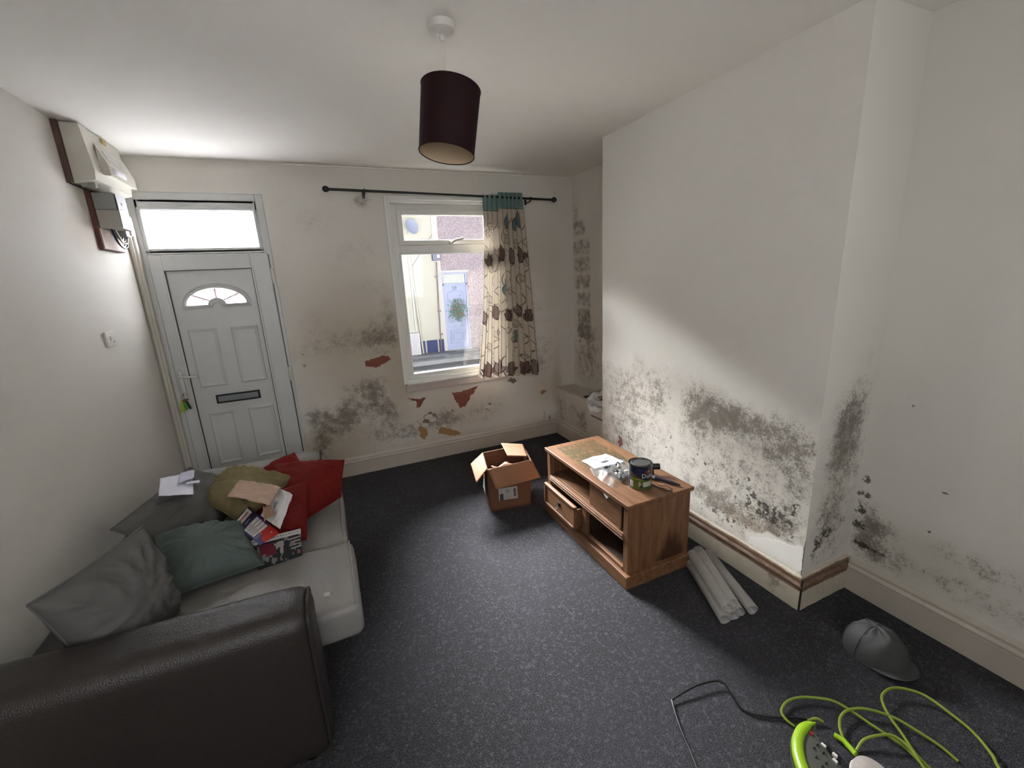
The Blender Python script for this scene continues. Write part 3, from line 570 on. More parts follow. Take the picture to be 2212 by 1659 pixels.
def curtain():
    nu,nv=380,520; wd,ht=.86,1.60
    Uu,Vv=np.meshgrid(np.linspace(0,1,nu),np.linspace(0,1,nv))  # v 0 top
    folds=9.0; ph=2*PI*folds*(Uu**1.0)+.9*np.sin(Uu*9)+.25*np.sin(Vv*3+Uu*4)
    x0=2.475+(-.15)*Vv**1.6; x1=2.845+.095*Vv**.9
    xx=x0+(x1-x0)*(Uu+.014*np.sin(2*ph)*(.4+Vv)+.03*(npnoise(Uu*4,Vv*2,3)-.5))
    amp=.022*(.8+.35*Vv)*(1-.55*np.exp(-((Uu)/.16)**2)*(1-.4*Vv))
    lean=.03*Vv
    yy=-.13-lean*.2+amp*np.sin(ph)+.006*(npnoise(Uu*20,Vv*5,5)-.5)
    top=2.312-.018*(xx-2.47)*0+np.where(Uu<.38,-.012,.012)+.004*np.sin(ph*1)
    bot=.742-(xx-2.34)*.075+.008*np.sin(ph+1)+.01*(npnoise(Uu*8,Vv*0,8)-.5)
    zz=top+(bot-top)*Vv
    P=np.stack([xx,yy,zz],-1)
    # printed cloth picture, drawn in cloth coordinates (metres)
    X=Uu*wd; Y=Vv*ht
    Cc=full(Uu,'bdb3a3'); 
    def line(pts,wid,col,k=8):
        pts=np.array([[p.x,p.y] for p in smooth_path([(a,b,0) for a,b in pts],k)]); x0_,y0_=pts.min(0)-.03; x1_,y1_=pts.max(0)+.03
        sel=(X>x0_)&(X<x1_)&(Y>y0_)&(Y<y1_); q=np.stack([X[sel],Y[sel]],-1); d=np.full(len(q),9.)
        for a,b in zip(pts[:-1],pts[1:]):
            ab=b-a; t=np.clip(((q-a)@ab)/(ab@ab+1e-12),0,1); d=np.minimum(d,np.linalg.norm(q-(a+t[:,None]*ab),axis=1))
        al=np.clip((wid-d)/.0015+.5,0,1)[:,None]; Cc[sel]=Cc[sel]*(1-al)+np.array(lin(col))*al
    def petal(cx,cy,ang,ln,wd_,col,edge='43352f'):
        ca,sa=math.cos(ang),math.sin(ang); a=(X-cx)*ca+(Y-cy)*sa; b=-(X-cx)*sa+(Y-cy)*ca; t=np.clip(a/ln,0,1); hw=wd_*np.sin(PI*t**.8)*(1-.25*t)+1e-6
        ins=(a>0)&(a<ln)&(np.abs(b)<hw); Cc[ins]=lin(col); ed=(a>0)&(a<ln)&(np.abs(np.abs(b)-hw)<.0028)
        Cc[ed]=lin(edge)
    r=random.Random(11)
    for i in range(6):   # vines
        bx=.06+i*.15; pts=[(bx,1.62)]
        for k_ in range(9): pts.append((bx+(.055 if k_%2 else -.04)+r.uniform(-.02,.02),1.62-.18*(k_+1)))
        line(pts,.0026,'463a33')
        for k_ in range(5):
            sx=bx+r.uniform(-.04,.04); sy=r.uniform(.2,1.5); s_=1 if r.random()<.5 else -1
            line([(sx,sy),(sx+s_*.04,sy-.06),(sx+s_*.08,sy-.055),(sx+s_*.07,sy-.01),(sx+s_*.05,sy-.02)],.0022,'5a4c42')
    def flower(x,y,sc,c_,ed='43352f',up=True):
        for a_,l_,w_ in ((-2.35,.8,.8),(-.8,.8,.8),(-1.95,.95,.9),(-1.2,.95,.9),(-1.57,1.05,1.0)):
            petal(x,y,a_,.125*sc*l_,.034*sc*w_,c_,ed)
    cols=('75625a','6a564f','806f68')
    for q,(x,y) in enumerate(((.10,.60),(.33,.56),(.53,.585),(.70,.575),(.84,.60),(.02,1.10),(.22,1.06),(.42,1.09),(.60,1.05),(.76,1.10),(.12,1.60),(.28,1.585),(.46,1.60),(.66,1.59),(.80,1.60))): flower(x,y,1.05 if y<1.5 else 1.15,cols[q%3])
    for x,y,a_ in ((.36,.86,-1.35),(.46,.30,-1.5),(.62,.31,-1.3),(.74,.30,-1.8),(.50,1.30,-1.2)): petal(x,y,a_,.15,.036,'667776','2f3a3a')
    for q in range(16):
        x=.04+(q*.137)%.84; y=.33+(q*.31)%1.15; a_=r.choice((-2.6,-.5,-2.9,-.2)); petal(x,y,a_,.10,.032,'b3a999','6f665c'); petal(x,y,a_+.55,.085,.026,'aba191','6f665c')
    band=Y<.125+.004*np.sin(X*30); Cc[band]=lin('728a86')
    hem=(np.abs(Y-.127)<.003); Cc[hem]=lin('4a625f')
    me=gridmesh('curtain',P,Cc)
    t=NT('printed_curtain_cloth',.85,.15); a=t.node('ShaderNodeAttribute',attribute_name='Col'); t.col(a.outputs[0]); t.bump(t.noise(500,2),.15,.001)
    out=t.n['Material Output']; tl=t.node('ShaderNodeBsdfTranslucent'); t.link(a.outputs[0],tl.inputs[0]); mx=t.node('ShaderNodeMixShader'); mx.inputs[0].default_value=.10; t.link(t.b.outputs[0],mx.inputs[1]); t.link(tl.outputs[0],mx.inputs[2]); t.link(mx.outputs[0],out.inputs[0])
    me.materials.append(t.m)
    rt=root('curtain',(2.66,-.13,.70),'cream curtain printed with brown flowers and vines, teal heading, bunched at the window side','curtain')
    o=link('curtain_cloth',me,None,rt,True)
    c2=MB().box(2.55,2.66,-.10,-.085,2.298,2.318,.003).build('heading_tape',M_cream,rt)
curtain()

# ------------------------------------------------------------ pendant lamp
pl=root('pendant_lamp',(1.64,-2.05,2.06),'dark maroon drum pendant lampshade hanging tilted from a white ceiling rose','lamp')
mb=MB(); mb.lathe([(.046,2.478),(.05,2.4995)],(1.635,-2.05,0),32); mb.lathe([(.012,2.462),(.034,2.470),(.046,2.478)],(1.635,-2.05,0),32); mb.lathe([(.009,2.445),(.010,2.465)],(1.635,-2.05,0),16); mb.build('ceiling_rose',M_white,pl,True)
Mt=Matrix.Translation((1.637,-2.05,2.19))@Matrix.Rotation(math.radians(10),4,'Y')@Matrix.Rotation(math.radians(-3),4,'X')
topc=Mt@Vector((0,0,.10))
MB().tube([(1.635,-2.05,2.45),(1.636,-2.05,2.38),topc],.0035,8).build('flex',M_white,pl,True)
def tubeband(r0,z0,z1,n=64): 
    v=[];f=[]
    return v
M_maroon=plain('maroon_silk','1f080c',.7,.1,60,.2,.2); M_lin=plain('cream_lining','b9a58a',.7,.04)
mb=MB(); mb.lathe([(.103,-.115),(.109,.112)],(0,0,0),64,Mt,closed=True); mb.build('lamp_shade',M_maroon,pl,True)
mb=MB(); mb.lathe([(.1015,-.1145),(.1075,.1115)],(0,0,0),64,Mt,closed=True); mb.build('shade_lining',M_lin,pl,True)
for r_,z_ in ((.103,-.115),(.109,.112)): MB().tube([Mt@Vector((r_*math.cos(a),r_*math.sin(a),z_)) for a in np.linspace(0,2*PI,49)],.002,6).build('shade_rim',M_maroon,pl,True)
mb=MB(); 
for a in (0,2*PI/3,4*PI/3): mb.tube([Mt@Vector((.015*math.cos(a),.015*math.sin(a),.08)),Mt@Vector((.108*math.cos(a),.108*math.sin(a),.10))],.0015,6)
mb.tube([Mt@Vector((.015*math.cos(a),.015*math.sin(a),.08)) for a in np.linspace(0,2*PI,17)],.002,6); mb.build('shade_spider',M_white,pl)
MB().lathe([(.012,.10),(.018,.09),(.018,.05),(.014,.03)],(0,0,0),20,Mt).build('lamp_holder',M_white,pl,True)
MB().lathe([(.012,.04),(.016,.02),(.028,-.01),(.03,-.03),(.02,-.052),(0,-.058)],(0,0,0),24,Mt).build('bulb',plain('opal_bulb','c9c4ba',.3,.02),pl,True)

# ------------------------------------------------------------ sofa
sf=root('sofa',(.55,-1.65,0),'dark grey leather two-seat sofa with rolled arms against the left wall','sofa')
def softbox(name,x0,x1,y0,y1,z0,z1,r,mat,parent,dome=0,n=3,wr=.004,seed=0):
    t=bmesh.new(); bmesh.ops.create_cube(t,size=1); bmesh.ops.scale(t,vec=(x1-x0,y1-y0,z1-z0),verts=t.verts); bmesh.ops.translate(t,vec=((x0+x1)/2,(y0+y1)/2,(z0+z1)/2),verts=t.verts)
    bmesh.ops.bevel(t,geom=t.edges[:],offset=r,segments=5,profile=.5,affect='EDGES')
    bmesh.ops.subdivide_edges(t,edges=[e for e in t.edges if e.calc_length()>.08],cuts=9,use_grid_fill=True)
    for v in t.verts:
        u=(v.co.x-x0)/(x1-x0)*2-1; w_=(v.co.y-y0)/(y1-y0)*2-1; q=(v.co.z-z0)/(z1-z0)
        d=dome*max(0,1-u*u)*max(0,1-w_*w_)*(q>.5)
        nn=noise.noise(v.co*6+Vector((seed,0,0)))*wr
        v.co.z+=d+nn; v.co.x+=noise.noise(v.co*5+Vector((9,seed,0)))*wr; v.co.y+=noise.noise(v.co*5+Vector((3,0,seed)))*wr
    me=bpy.data.meshes.new(name); t.to_mesh(me); t.free()
    return link(name,me,mat,parent,True)
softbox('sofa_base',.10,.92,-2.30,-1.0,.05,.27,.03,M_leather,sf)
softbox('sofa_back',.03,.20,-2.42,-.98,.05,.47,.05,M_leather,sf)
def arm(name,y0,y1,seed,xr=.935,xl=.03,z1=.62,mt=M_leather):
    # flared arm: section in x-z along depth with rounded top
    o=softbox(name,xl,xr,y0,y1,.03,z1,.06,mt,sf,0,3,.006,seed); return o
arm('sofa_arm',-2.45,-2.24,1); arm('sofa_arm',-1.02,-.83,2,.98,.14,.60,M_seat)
for v_ in bpy.data.objects['sofa_arm'].data.vertices:
    if v_.co.z+0>.45: v_.co.z+=.018*(1-(v_.co.x+.55)/.95)
# piping round the front of the near arm
for (ya,yb) in ((-2.435,-2.255),(-1.005,-.845)):
    xf=.935 if ya<-2 else .98
    MB().tube(smooth_path([(xf-.012,ya,.05),(xf-.012,ya-.004,.3),(xf-.012,ya+.004,.55),(xf-.012,ya+.04,.60),(xf-.012,yb-.04,.60),(xf-.012,yb-.004,.55),(xf-.012,yb+.004,.3),(xf-.012,yb,.05)],5),.006,8).build('arm_piping',M_leather,sf,True)
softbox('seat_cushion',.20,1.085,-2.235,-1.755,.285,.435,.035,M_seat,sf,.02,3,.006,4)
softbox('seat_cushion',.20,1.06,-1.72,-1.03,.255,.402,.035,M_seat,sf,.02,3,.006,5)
for (a,b,z) in ((-2.22,-1.77,.434),(-1.70,-1.05,.400)):
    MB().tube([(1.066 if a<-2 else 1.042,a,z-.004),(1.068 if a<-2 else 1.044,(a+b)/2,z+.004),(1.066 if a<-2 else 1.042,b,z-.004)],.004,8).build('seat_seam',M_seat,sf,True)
for x in (.15,.85):
    for y in (-2.38,-.92): MB().lathe([(.02,0),(.028,.05)],(x,y,0),16).build('foot',M_black,sf,True)
MB().box(.955,.975,-2.14,-2.135,.435,.452,.0).build('care_label',M_white,sf)
def cushion(name,c,th,mat,label=None,cat='cushion',parent=None,group=None,bow=.07,wr=.012,seed=1,n=44,pip=None,dimple=None,bend=None):
    c=[np.array(k,float) for k in c]; g=np.linspace(0,1,n); Uu,Vv=np.meshgrid(g,g)
    # edges pulled inward between the corners
    bu=bow*4*Uu*(1-Uu); bv=bow*4*Vv*(1-Vv)
    Us=.5+(Uu-.5)*(1-bv*1.0); Vs=.5+(Vv-.5)*(1-bu*1.0)
    P=(c[0]*((1-Us)*(1-Vs))[...,None]+c[1]*(Us*(1-Vs))[...,None]+c[2]*(Us*Vs)[...,None]+c[3]*((1-Us)*Vs)[...,None])
    nn=np.cross(c[1]-c[0],c[3]-c[0])+np.cross(c[2]-c[1],c[0]-c[1]); nn=np.cross(c[2]-c[0],c[3]-c[1]); nn/=np.linalg.norm(nn)
    if nn@(np.array(CAM)-c.__getitem__(0))<0: nn=-nn
    prof=(np.sin(PI*Uu)*np.sin(PI*Vv)); prof=np.clip(prof,0,1)**.42*th/2
    # crease wrinkles running from the corners / edges
    ang=np.arctan2(Vv-.5,Uu-.5); rad=np.hypot(Vv-.5,Uu-.5)
    w1=np.abs(npnoise(ang*3.2+seed,rad*2.5,seed,3)-.5)*2; ridge=(1-w1)**3
    wr_=wr*(ridge*np.clip(rad*2.1,0,1)*1.3+ (npnoise(Uu*4+seed,Vv*4,seed+5,3)-.5)*1.2)*np.clip(np.sin(PI*Uu)*np.sin(PI*Vv)*5,0,1)
    front=prof+wr_
    if dimple is not None:
        du,dv,dr,da=dimple; front=front-da*np.exp(-(((Uu-du)/dr)**2+((Vv-dv)/dr)**2))
    A=P+nn*front[...,None]; B=P-nn*(prof*.8)[...,None]
    if bend is not None:
        off=bend(Uu,Vv); A=A+off; B=B+off
    idx=np.arange(n*n).reshape(n,n); N=n*n
    a=idx[:-1,:-1].ravel();b=idx[:-1,1:].ravel();cc=idx[1:,1:].ravel();d=idx[1:,:-1].ravel()
    f=[tuple(x) for x in np.stack([a,b,cc,d],1)]+[tuple(x) for x in (np.stack([d,cc,b,a],1)+N)]
    bm=bmesh.new(); vs=[bm.verts.new(p) for p in np.concatenate([A.reshape(-1,3),B.reshape(-1,3)])]
    for x in f: bm.faces.new([vs[i] for i in x])
    bmesh.ops.remove_doubles(bm,verts=bm.verts,dist=1e-5); bmesh.ops.recalc_face_normals(bm,faces=bm.faces)
    me=bpy.data.meshes.new(name); bm.to_mesh(me); bm.free()
    edge=[A[0,i] for i in range(n)]+[A[i,-1] for i in range(1,n)]+[A[-1,i] for i in range(n-2,-1,-1)]+[A[i,0] for i in range(n-2,-1,-1)]
    if parent is None and label:
        cen=Vector(sum(c)/4); r=root(name,cen,label,cat,group); link('cushion_cover',me,mat,r,True)
        MB().tube([Vector(e) for e in edge],.0035,6).build('cushion_piping',mat,r,True); return r
    o=link(name,me,mat,parent,True); MB().tube([Vector(e) for e in edge],.0035,6).build('cushion_seam',mat,o,True); return o
# back cushions (parts of the sofa)
cushion('back_cushion',[(.215,-2.24,.775),(.385,-1.90,.79),(.45,-1.98,.45),(.30,-2.23,.43)],.24,M_lcush,parent=sf,bow=.05,wr=.02,seed=3)
cushion('back_cushion',[(.165,-1.61,.675),(.32,-1.04,.69),(.55,-1.06,.47),(.42,-1.62,.47)],.18,M_lcush,parent=sf,bow=.02,wr=.014,seed=8)
cushion('scatter_cushion',[(.305,-1.62,.61),(.63,-1.60,.575),(.725,-1.85,.475),(.395,-1.93,.485)],.17,M_teal,'faded teal velvet scatter cushion lying in the middle of the sofa',bow=.05,wr=.016,seed=5)
cushion('scatter_cushion',[(.40,-1.30,.60),(.47,-.96,.62),(.85,-1.25,.60),(.62,-1.60,.56)],.12,M_olive,'olive green velvet scatter cushion under a brown paper bag',bow=.05,wr=.02,seed=27)
cushion('scatter_cushion',[(.72,-1.05,.62),(1.10,-1.20,.62),(1.055,-1.36,.47),(.80,-1.56,.45)],.16,M_red,'largest red scatter cushion leaning on the far arm, nearest the carpet',bow=.03,wr=.012,seed=15)
cushion('scatter_cushion',[(.66,-1.32,.55),(.905,-1.36,.60),(.885,-1.71,.46),(.62,-1.66,.47)],.09,M_red,'red piped scatter cushion under the purple leaflet and white paper',bow=.02,wr=.008,seed=19)
cushion('scatter_cushion',[(.60,-.99,.56),(.826,-.97,.64),(.89,-1.12,.56),(.66,-1.16,.52)],.09,M_red,'red scatter cushion wedged at the back, only its corner showing over the olive one',bow=.02,wr=.008,seed=23)
# papers
def paperc(a,b): return full(a,'cfd0dc')
ev=root('open_envelope',(.36,-1.4,.70),'opened white envelope lying on the far grey back cushion','envelope')
sheet('envelope_front',[(.25,-1.25,.735),(.385,-1.255,.735),(.450,-1.53,.725),(.31,-1.49,.735)],24,24,paperc,M_paper,ev,.004,2)
sheet('envelope_flap',[(.335,-1.245,.742),(.40,-1.262,.748),(.42,-1.37,.748),(.36,-1.40,.742)],12,12,lambda a,b:full(a,'c4c4d6'),M_paper,ev,.004,3)
sheet('envelope_tab',[(.39,-1.39,.740),(.45,-1.40,.740),(.455,-1.43,.740),(.40,-1.42,.740)],6,6,paperc,M_paper,ev,.002,3)
pb=root('paper_bag',(.68,-1.5,.66),'small brown paper bag lying across the olive cushion','paper bag')
sheet('bag_body',[(.595,-1.34,.675),(.80,-1.55,.68),(.765,-1.71,.67),(.565,-1.50,.675)],40,28,lambda a,b:full(a,'a88a73')*(.85+.3*npnoise(a*5,b*5,2))[...,None],M_paper,pb,.014,7,.003)
sheet('bag_corner',[(.735,-1.69,.665),(.765,-1.69,.665),(.785,-1.75,.645),(.745,-1.79,.64)],10,10,lambda a,b:full(a,'8d6f5b'),M_paper,pb,.008,9)
tp=root('tissue_paper',(.78,-1.6,.62),'crumpled white paper slip between the paper bag and the purple leaflet','paper')
sheet('paper_sheet',[(.775,-1.51,.672),(.85,-1.61,.66),(.805,-1.82,.60),(.715,-1.67,.615)],40,40,lambda a,b:full(a,'c4c2bf'),M_paper,tp,.016,11)
def leaflet(a,b):
    c=full(a,'2f2950'); c[(a+b*.2)>.0]=lin('3a2f63'); c[(a<.33)]=lin('1d1b33')
    c[(a>.72)&(b<.55+(a-.72))]=lin('a8231f'); c[(a>.86)&(b<.75)]=lin('b02a22')
    rect(c,a,b,.03,.20,.08,.92,'c9c6bf'); rect(c,a,b,.09,.125,.22,.75,'9b3b45'); rect(c,a,b,.15,.165,.2,.8,'55565e'); rect(c,a,b,.06,.10,.72,.88,'3c3d55')
    rect(c,a,b,.27,.285,.35,.7,'9a98a8')
    for i in range(4):
        u=.37+i*.09; rect(c,a,b,u,u+.072,.10,.90,'c9c6bf'); rect(c,a,b,u+.028,u+.042,.5,.85,'2c2c30')
    rect(c,a,b,.75,.76,.55,.95,'a9a6c0'); rect(c,a,b,.80,.81,.7,.95,'a9a6c0'); c[np.hypot(a-.88,b-.2)<.02]=lin('e8c9c5')
    return c
lf=sheet('leaflet',[(.640,-1.505,.60),(.795,-1.80,.575),(.725,-1.85,.565),(.595,-1.63,.585)],130,90,leaflet,M_paper,None,.003,4,.001); prop(lf,'purple and red printed leaflet with white boxes on the red cushion','leaflet')
def mag(a,b):
    c=full(a,'1c1c1e'); n=npnoise(a*9,b*5,31,4); c[n>.62]=lin('6e6d6b'); c[(n>.55)&(a>.42)&(a<.62)&(b>.25)&(b<.65)]=lin('8d8a87')
    c[(a>.12)&(a<.45)&(b>.22)&(b<.6)&(npnoise(a*4,b*4,2)>.4)]=lin('5a1526')
    rect(c,a,b,0,1,0,.16,'b3b1ac'); 
    for i in range(16): rect(c,a,b,.04+i*.058,.04+i*.058+(.03 if i%3 else .045),.06,.10,'5a5a58')
    for i in range(4): rect(c,a,b,.74+.02*(i%2),.98,.26+i*.11,.30+i*.11,'8f8e8a')
    c[np.hypot(a-.93,(b-.8)*.5)<.035]=lin('8c3f49'); return c
mg=sheet('magazine',[(.67,-1.735,.535),(.87,-1.715,.525),(.865,-1.80,.435),(.70,-1.86,.435)],140,70,mag,M_paper,None,.003,6,.006); prop(mg,'dark printed magazine with white title strip propped between the seat cushions','magazine')

# ------------------------------------------------------------ cardboard box
bx=root('cardboard_box',(2.2,-1.02,0),'open brown cardboard box with a white address label on the carpet','box')
A=[Vector((2.005,-1.16,0)),Vector((2.30,-1.205,0)),Vector((2.36,-.90,0)),Vector((2.06,-.86,0))]   # base fl,fr,br,bl
T=[Vector((2.012,-1.115,.31)),Vector((2.355,-1.125,.31)),Vector((2.425,-.83,.31)),Vector((2.085,-.82,.31))]
def quadslab(name,p,mat,parent,t=.004,n=None,bulge=0,seed=0):
    c=[np.array(k,float) for k in p]; g=np.linspace(0,1,14); Uu,Vv=np.meshgrid(g,g)
    P=(c[0]*((1-Uu)*(1-Vv))[...,None]+c[1]*(Uu*(1-Vv))[...,None]+c[2]*(Uu*Vv)[...,None]+c[3]*((1-Uu)*Vv)[...,None])
    nn=np.cross(c[1]-c[0],c[3]-c[0]); nn/=np.linalg.norm(nn); P=P+nn*((bulge*np.sin(PI*Uu)*np.sin(PI*Vv)+(npnoise(Uu*3,Vv*3,seed,2)-.5)*.003)[...,None])
    me=gridmesh(name,P,None,t); return link(name,me,mat,parent)
quadslab('side_panel',[A[0],A[1],T[1],T[0]],M_card,bx,bulge=.006,seed=1)
quadslab('side_panel',[A[1],A[2],T[2],T[1]],M_card,bx,bulge=.004,seed=2)
quadslab('side_panel',[A[2],A[3],T[3],T[2]],M_card,bx,bulge=.004,seed=3)
quadslab('side_panel',[A[3],A[0],T[0],T[3]],M_card,bx,bulge=.014,seed=4)
quadslab('bottom_panel',[a+Vector((0,0,.004)) for a in A],M_card,bx,.003)
quadslab('flap',[T[0]+Vector((.002,-.002,.0)),T[1]+Vector((.0,-.002,.0)),Vector((2.385,-1.205,.195)),Vector((2.035,-1.205,.190))],M_cardin,bx,.004,seed=5)
quadslab('flap',[T[3],T[0],Vector((1.915,-1.155,.245)),Vector((1.95,-.93,.29))],M_cardin,bx,.004,seed=6)
quadslab('flap',[T[2]+Vector((0,0,.002)),T[1]+Vector((-.003,.06,.002)),Vector((2.215,-1.01,.325)),Vector((2.25,-.80,.345))],M_cardin,bx,.004,seed=7)
quadslab('flap',[T[2],T[3],Vector((2.10,-.745,.20)),Vector((2.43,-.76,.20))],M_card,bx,.004,seed=8)
def lab(a,b):
    c=full(a,'a9a5a0'); rect(c,a,b,.06,.24,.48,1,'3c3b3a'); rect(c,a,b,.78,.93,.15,.82,'4a4550')
    for i in range(6): rect(c,a,b,.79,.92,.25+i*.1,.27+i*.1,'938e90')
    for i in range(3): rect(c,a,b,.40+i*.09,.43+i*.09,.10+.04*i,.42,'55514e')
    for i in range(5): rect(c,a,b,.32,.68,.55+i*.08,.565+i*.08,'8a8680')
    return c
def onpanel(u,v,off): 
    p=A[0].lerp(A[1],u); q=T[0].lerp(T[1],u); r=p.lerp(q,v); return (r.x,r.y-off,r.z)
sheet('address_label',[onpanel(.2,.52,.010),onpanel(.64,.50,.011),onpanel(.66,.22,.009),onpanel(.2,.24,.008)],60,44,lab,M_print,bx,0,1,.0005)
sheet('side_print',[(2.078-.018,-.93,.27),(2.020-.012,-1.06,.27),(2.006-.012,-1.09,.10),(2.045-.018,-.95,.10)],24,24,lambda a,b:(lambda c:(rect(c,a,b,.1,.9,.1,.45,'9fb0bd'),rect(c,a,b,.1,.5,.5,.9,'6c7f90'),c)[-1])(full(a,'a9aaa8')),M_print,bx,0,1,.0005)
sheet('crumpled_wrapping',[(2.10,-.95,.235),(2.25,-.93,.24),(2.3,-1.08,.22),(2.12,-1.10,.23)],24,24,lambda a,b:full(a,'a07f66'),M_paper,bx,.03,17)

# ------------------------------------------------------------ TV unit
tv=root('tv_unit',(2.58,-1.78,0),'low pine television cabinet with mould on top and one half-open drawer','cabinet')
X0,X1,Y0,Y1,HT=2.372,2.785,-2.205,-1.345,.48
def stained(name,fn,P):
    pass
def plank(name,x0,x1,y0,y1,z0,z1,bev=.003,parent=tv,stain=None,n=0,mat=None):
    if stain is None: return MB().box(x0,x1,y0,y1,z0,z1,bev).build(name,mat or M_wood,parent)
    t=bmesh.new(); bmesh.ops.create_cube(t,size=1); bmesh.ops.scale(t,vec=(x1-x0,y1-y0,z1-z0),verts=t.verts); bmesh.ops.translate(t,vec=((x0+x1)/2,(y0+y1)/2,(z0+z1)/2),verts=t.verts)
    bmesh.ops.bevel(t,geom=t.edges[:],offset=bev,segments=2,profile=.5,affect='EDGES'); bmesh.ops.subdivide_edges(t,edges=[e for e in t.edges if e.calc_length()>.1],cuts=n,use_grid_fill=True)
    me=bpy.data.meshes.new(name); t.to_mesh(me); t.free(); co=np.empty(len(me.vertices)*3); me.vertices.foreach_get('co',co); setcol(me,stain(co.reshape(-1,3)),'Stain')
    return link(name,me,mat or M_wood,parent)
def topstain(p):
    s=np.zeros((len(p),3)); x=(p[:,0]-X0)/(X1-X0); y=(p[:,1]-Y1)/(Y0-Y1)
    s[:,0]=((x>.12)&(x<.86)&(y>.05)&(y<.62)).astype(float)*(.5+.9*npnoise(x*4,y*5,6)); return s
def sidestain(p):
    s=np.zeros((len(p),3)); x=(p[:,0]-X0)/(X1-X0); s[:,1]=np.clip(.20+.85*np.exp(-((x-.72)/.25)**2)-(p[:,2]-.08)*3.2,0,1); s[:,1]*=(p[:,2]>.075); return s
plank('cabinet_top',X0-.012,X1+.012,Y0-.015,Y1+.015,HT-.022,HT,.004,stain=topstain,n=26)
plank('side_panel',X0+.02,X1,Y0+.0,Y0+.02,.07,HT-.022,.002,stain=sidestain,n=22,mat=M_wside)
plank('side_panel',X0+.02,X1,Y1-.02,Y1,.07,HT-.022,mat=M_wside)
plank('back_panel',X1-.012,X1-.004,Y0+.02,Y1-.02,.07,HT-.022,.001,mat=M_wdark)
plank('corner_post',X0,X0+.035,Y0,Y0+.038,.06,HT-.022,mat=M_wside); plank('corner_post',X0,X0+.035,Y1-.038,Y1,.06,HT-.022,mat=M_wside)
plank('corner_post',X1-.03,X1,Y0-.002,Y0+.03,.06,HT-.022,mat=M_wside)
plank('shelf',X0+.02,X1-.012,Y0+.02,Y1-.02,.285,.30,mat=M_wood)
plank('shelf_rail',X0-.004,X0+.022,Y0+.038,Y1-.038,.255,.295); plank('rail_beading',X0-.010,X0+.0,Y0+.038,Y1-.038,.278,.286,.002); plank('rail_beading',X0-.010,X0+.0,Y0+.038,Y1-.038,.262,.270,.002)
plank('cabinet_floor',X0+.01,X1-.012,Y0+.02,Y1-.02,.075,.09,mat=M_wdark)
plank('plinth',X0-.022,X0+.01,Y0-.022,Y1+.012,.0,.075,.005); plank('plinth',X0,X1+.002,Y0-.022,Y0+.004,.0,.075,.005); plank('plinth',X0,X1,Y1-.004,Y1+.012,0,.075,.005)
plank('bottom_rail',X0-.002,X0+.02,Y0+.038,Y1-.038,.072,.098); 
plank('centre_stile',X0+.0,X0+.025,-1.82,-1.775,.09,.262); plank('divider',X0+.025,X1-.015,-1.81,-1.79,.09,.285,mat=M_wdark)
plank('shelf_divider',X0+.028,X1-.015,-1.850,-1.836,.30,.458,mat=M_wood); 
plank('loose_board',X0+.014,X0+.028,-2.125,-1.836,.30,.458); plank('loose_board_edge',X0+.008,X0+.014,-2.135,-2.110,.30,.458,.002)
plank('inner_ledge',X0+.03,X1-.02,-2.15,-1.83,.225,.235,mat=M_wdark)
dr=root('drawer',(X0,-1.58,.1)); dr.parent=tv; dr.location=Vector((X0,-1.58,.1))-tv.location
def dplank(n_,*a,**k): return plank(n_,*a,parent=dr,**k)
# small helper: link() walks the parents, so world coordinates still hold
dplank('drawer_front',X0-.045,X0-.027,-1.765,-1.378,.10,.252); dplank('drawer_side',X0-.027,X1-.08,-1.755,-1.742,.105,.225); dplank('drawer_side',X0-.027,X1-.08,-1.40,-1.388,.105,.225); dplank('drawer_bottom',X0-.027,X1-.08,-1.742,-1.40,.108,.114)
MB().box(X0-.052,X0-.045,-1.765,-1.378,.236,.252,.002).box(X0-.052,X0-.045,-1.765,-1.378,.10,.116,.002).box(X0-.052,X0-.045,-1.765,-1.747,.10,.252,.002).box(X0-.052,X0-.045,-1.396,-1.378,.10,.252,.002).build('drawer_moulding',M_wood,dr)
mb=MB(); mb.box(X0-.049,X0-.045,-1.59,-1.56,.165,.195,.002); mb.tube([(X0-.055-.014*abs(math.sin(a)),-1.575+.022*math.cos(a),.175-.018*abs(math.sin(a))) for a in np.linspace(0,PI,14)],.003,6); mb.build('drawer_handle',M_black,dr,True)

# ------------------------------------------------------------ things on the unit
HZ=HT
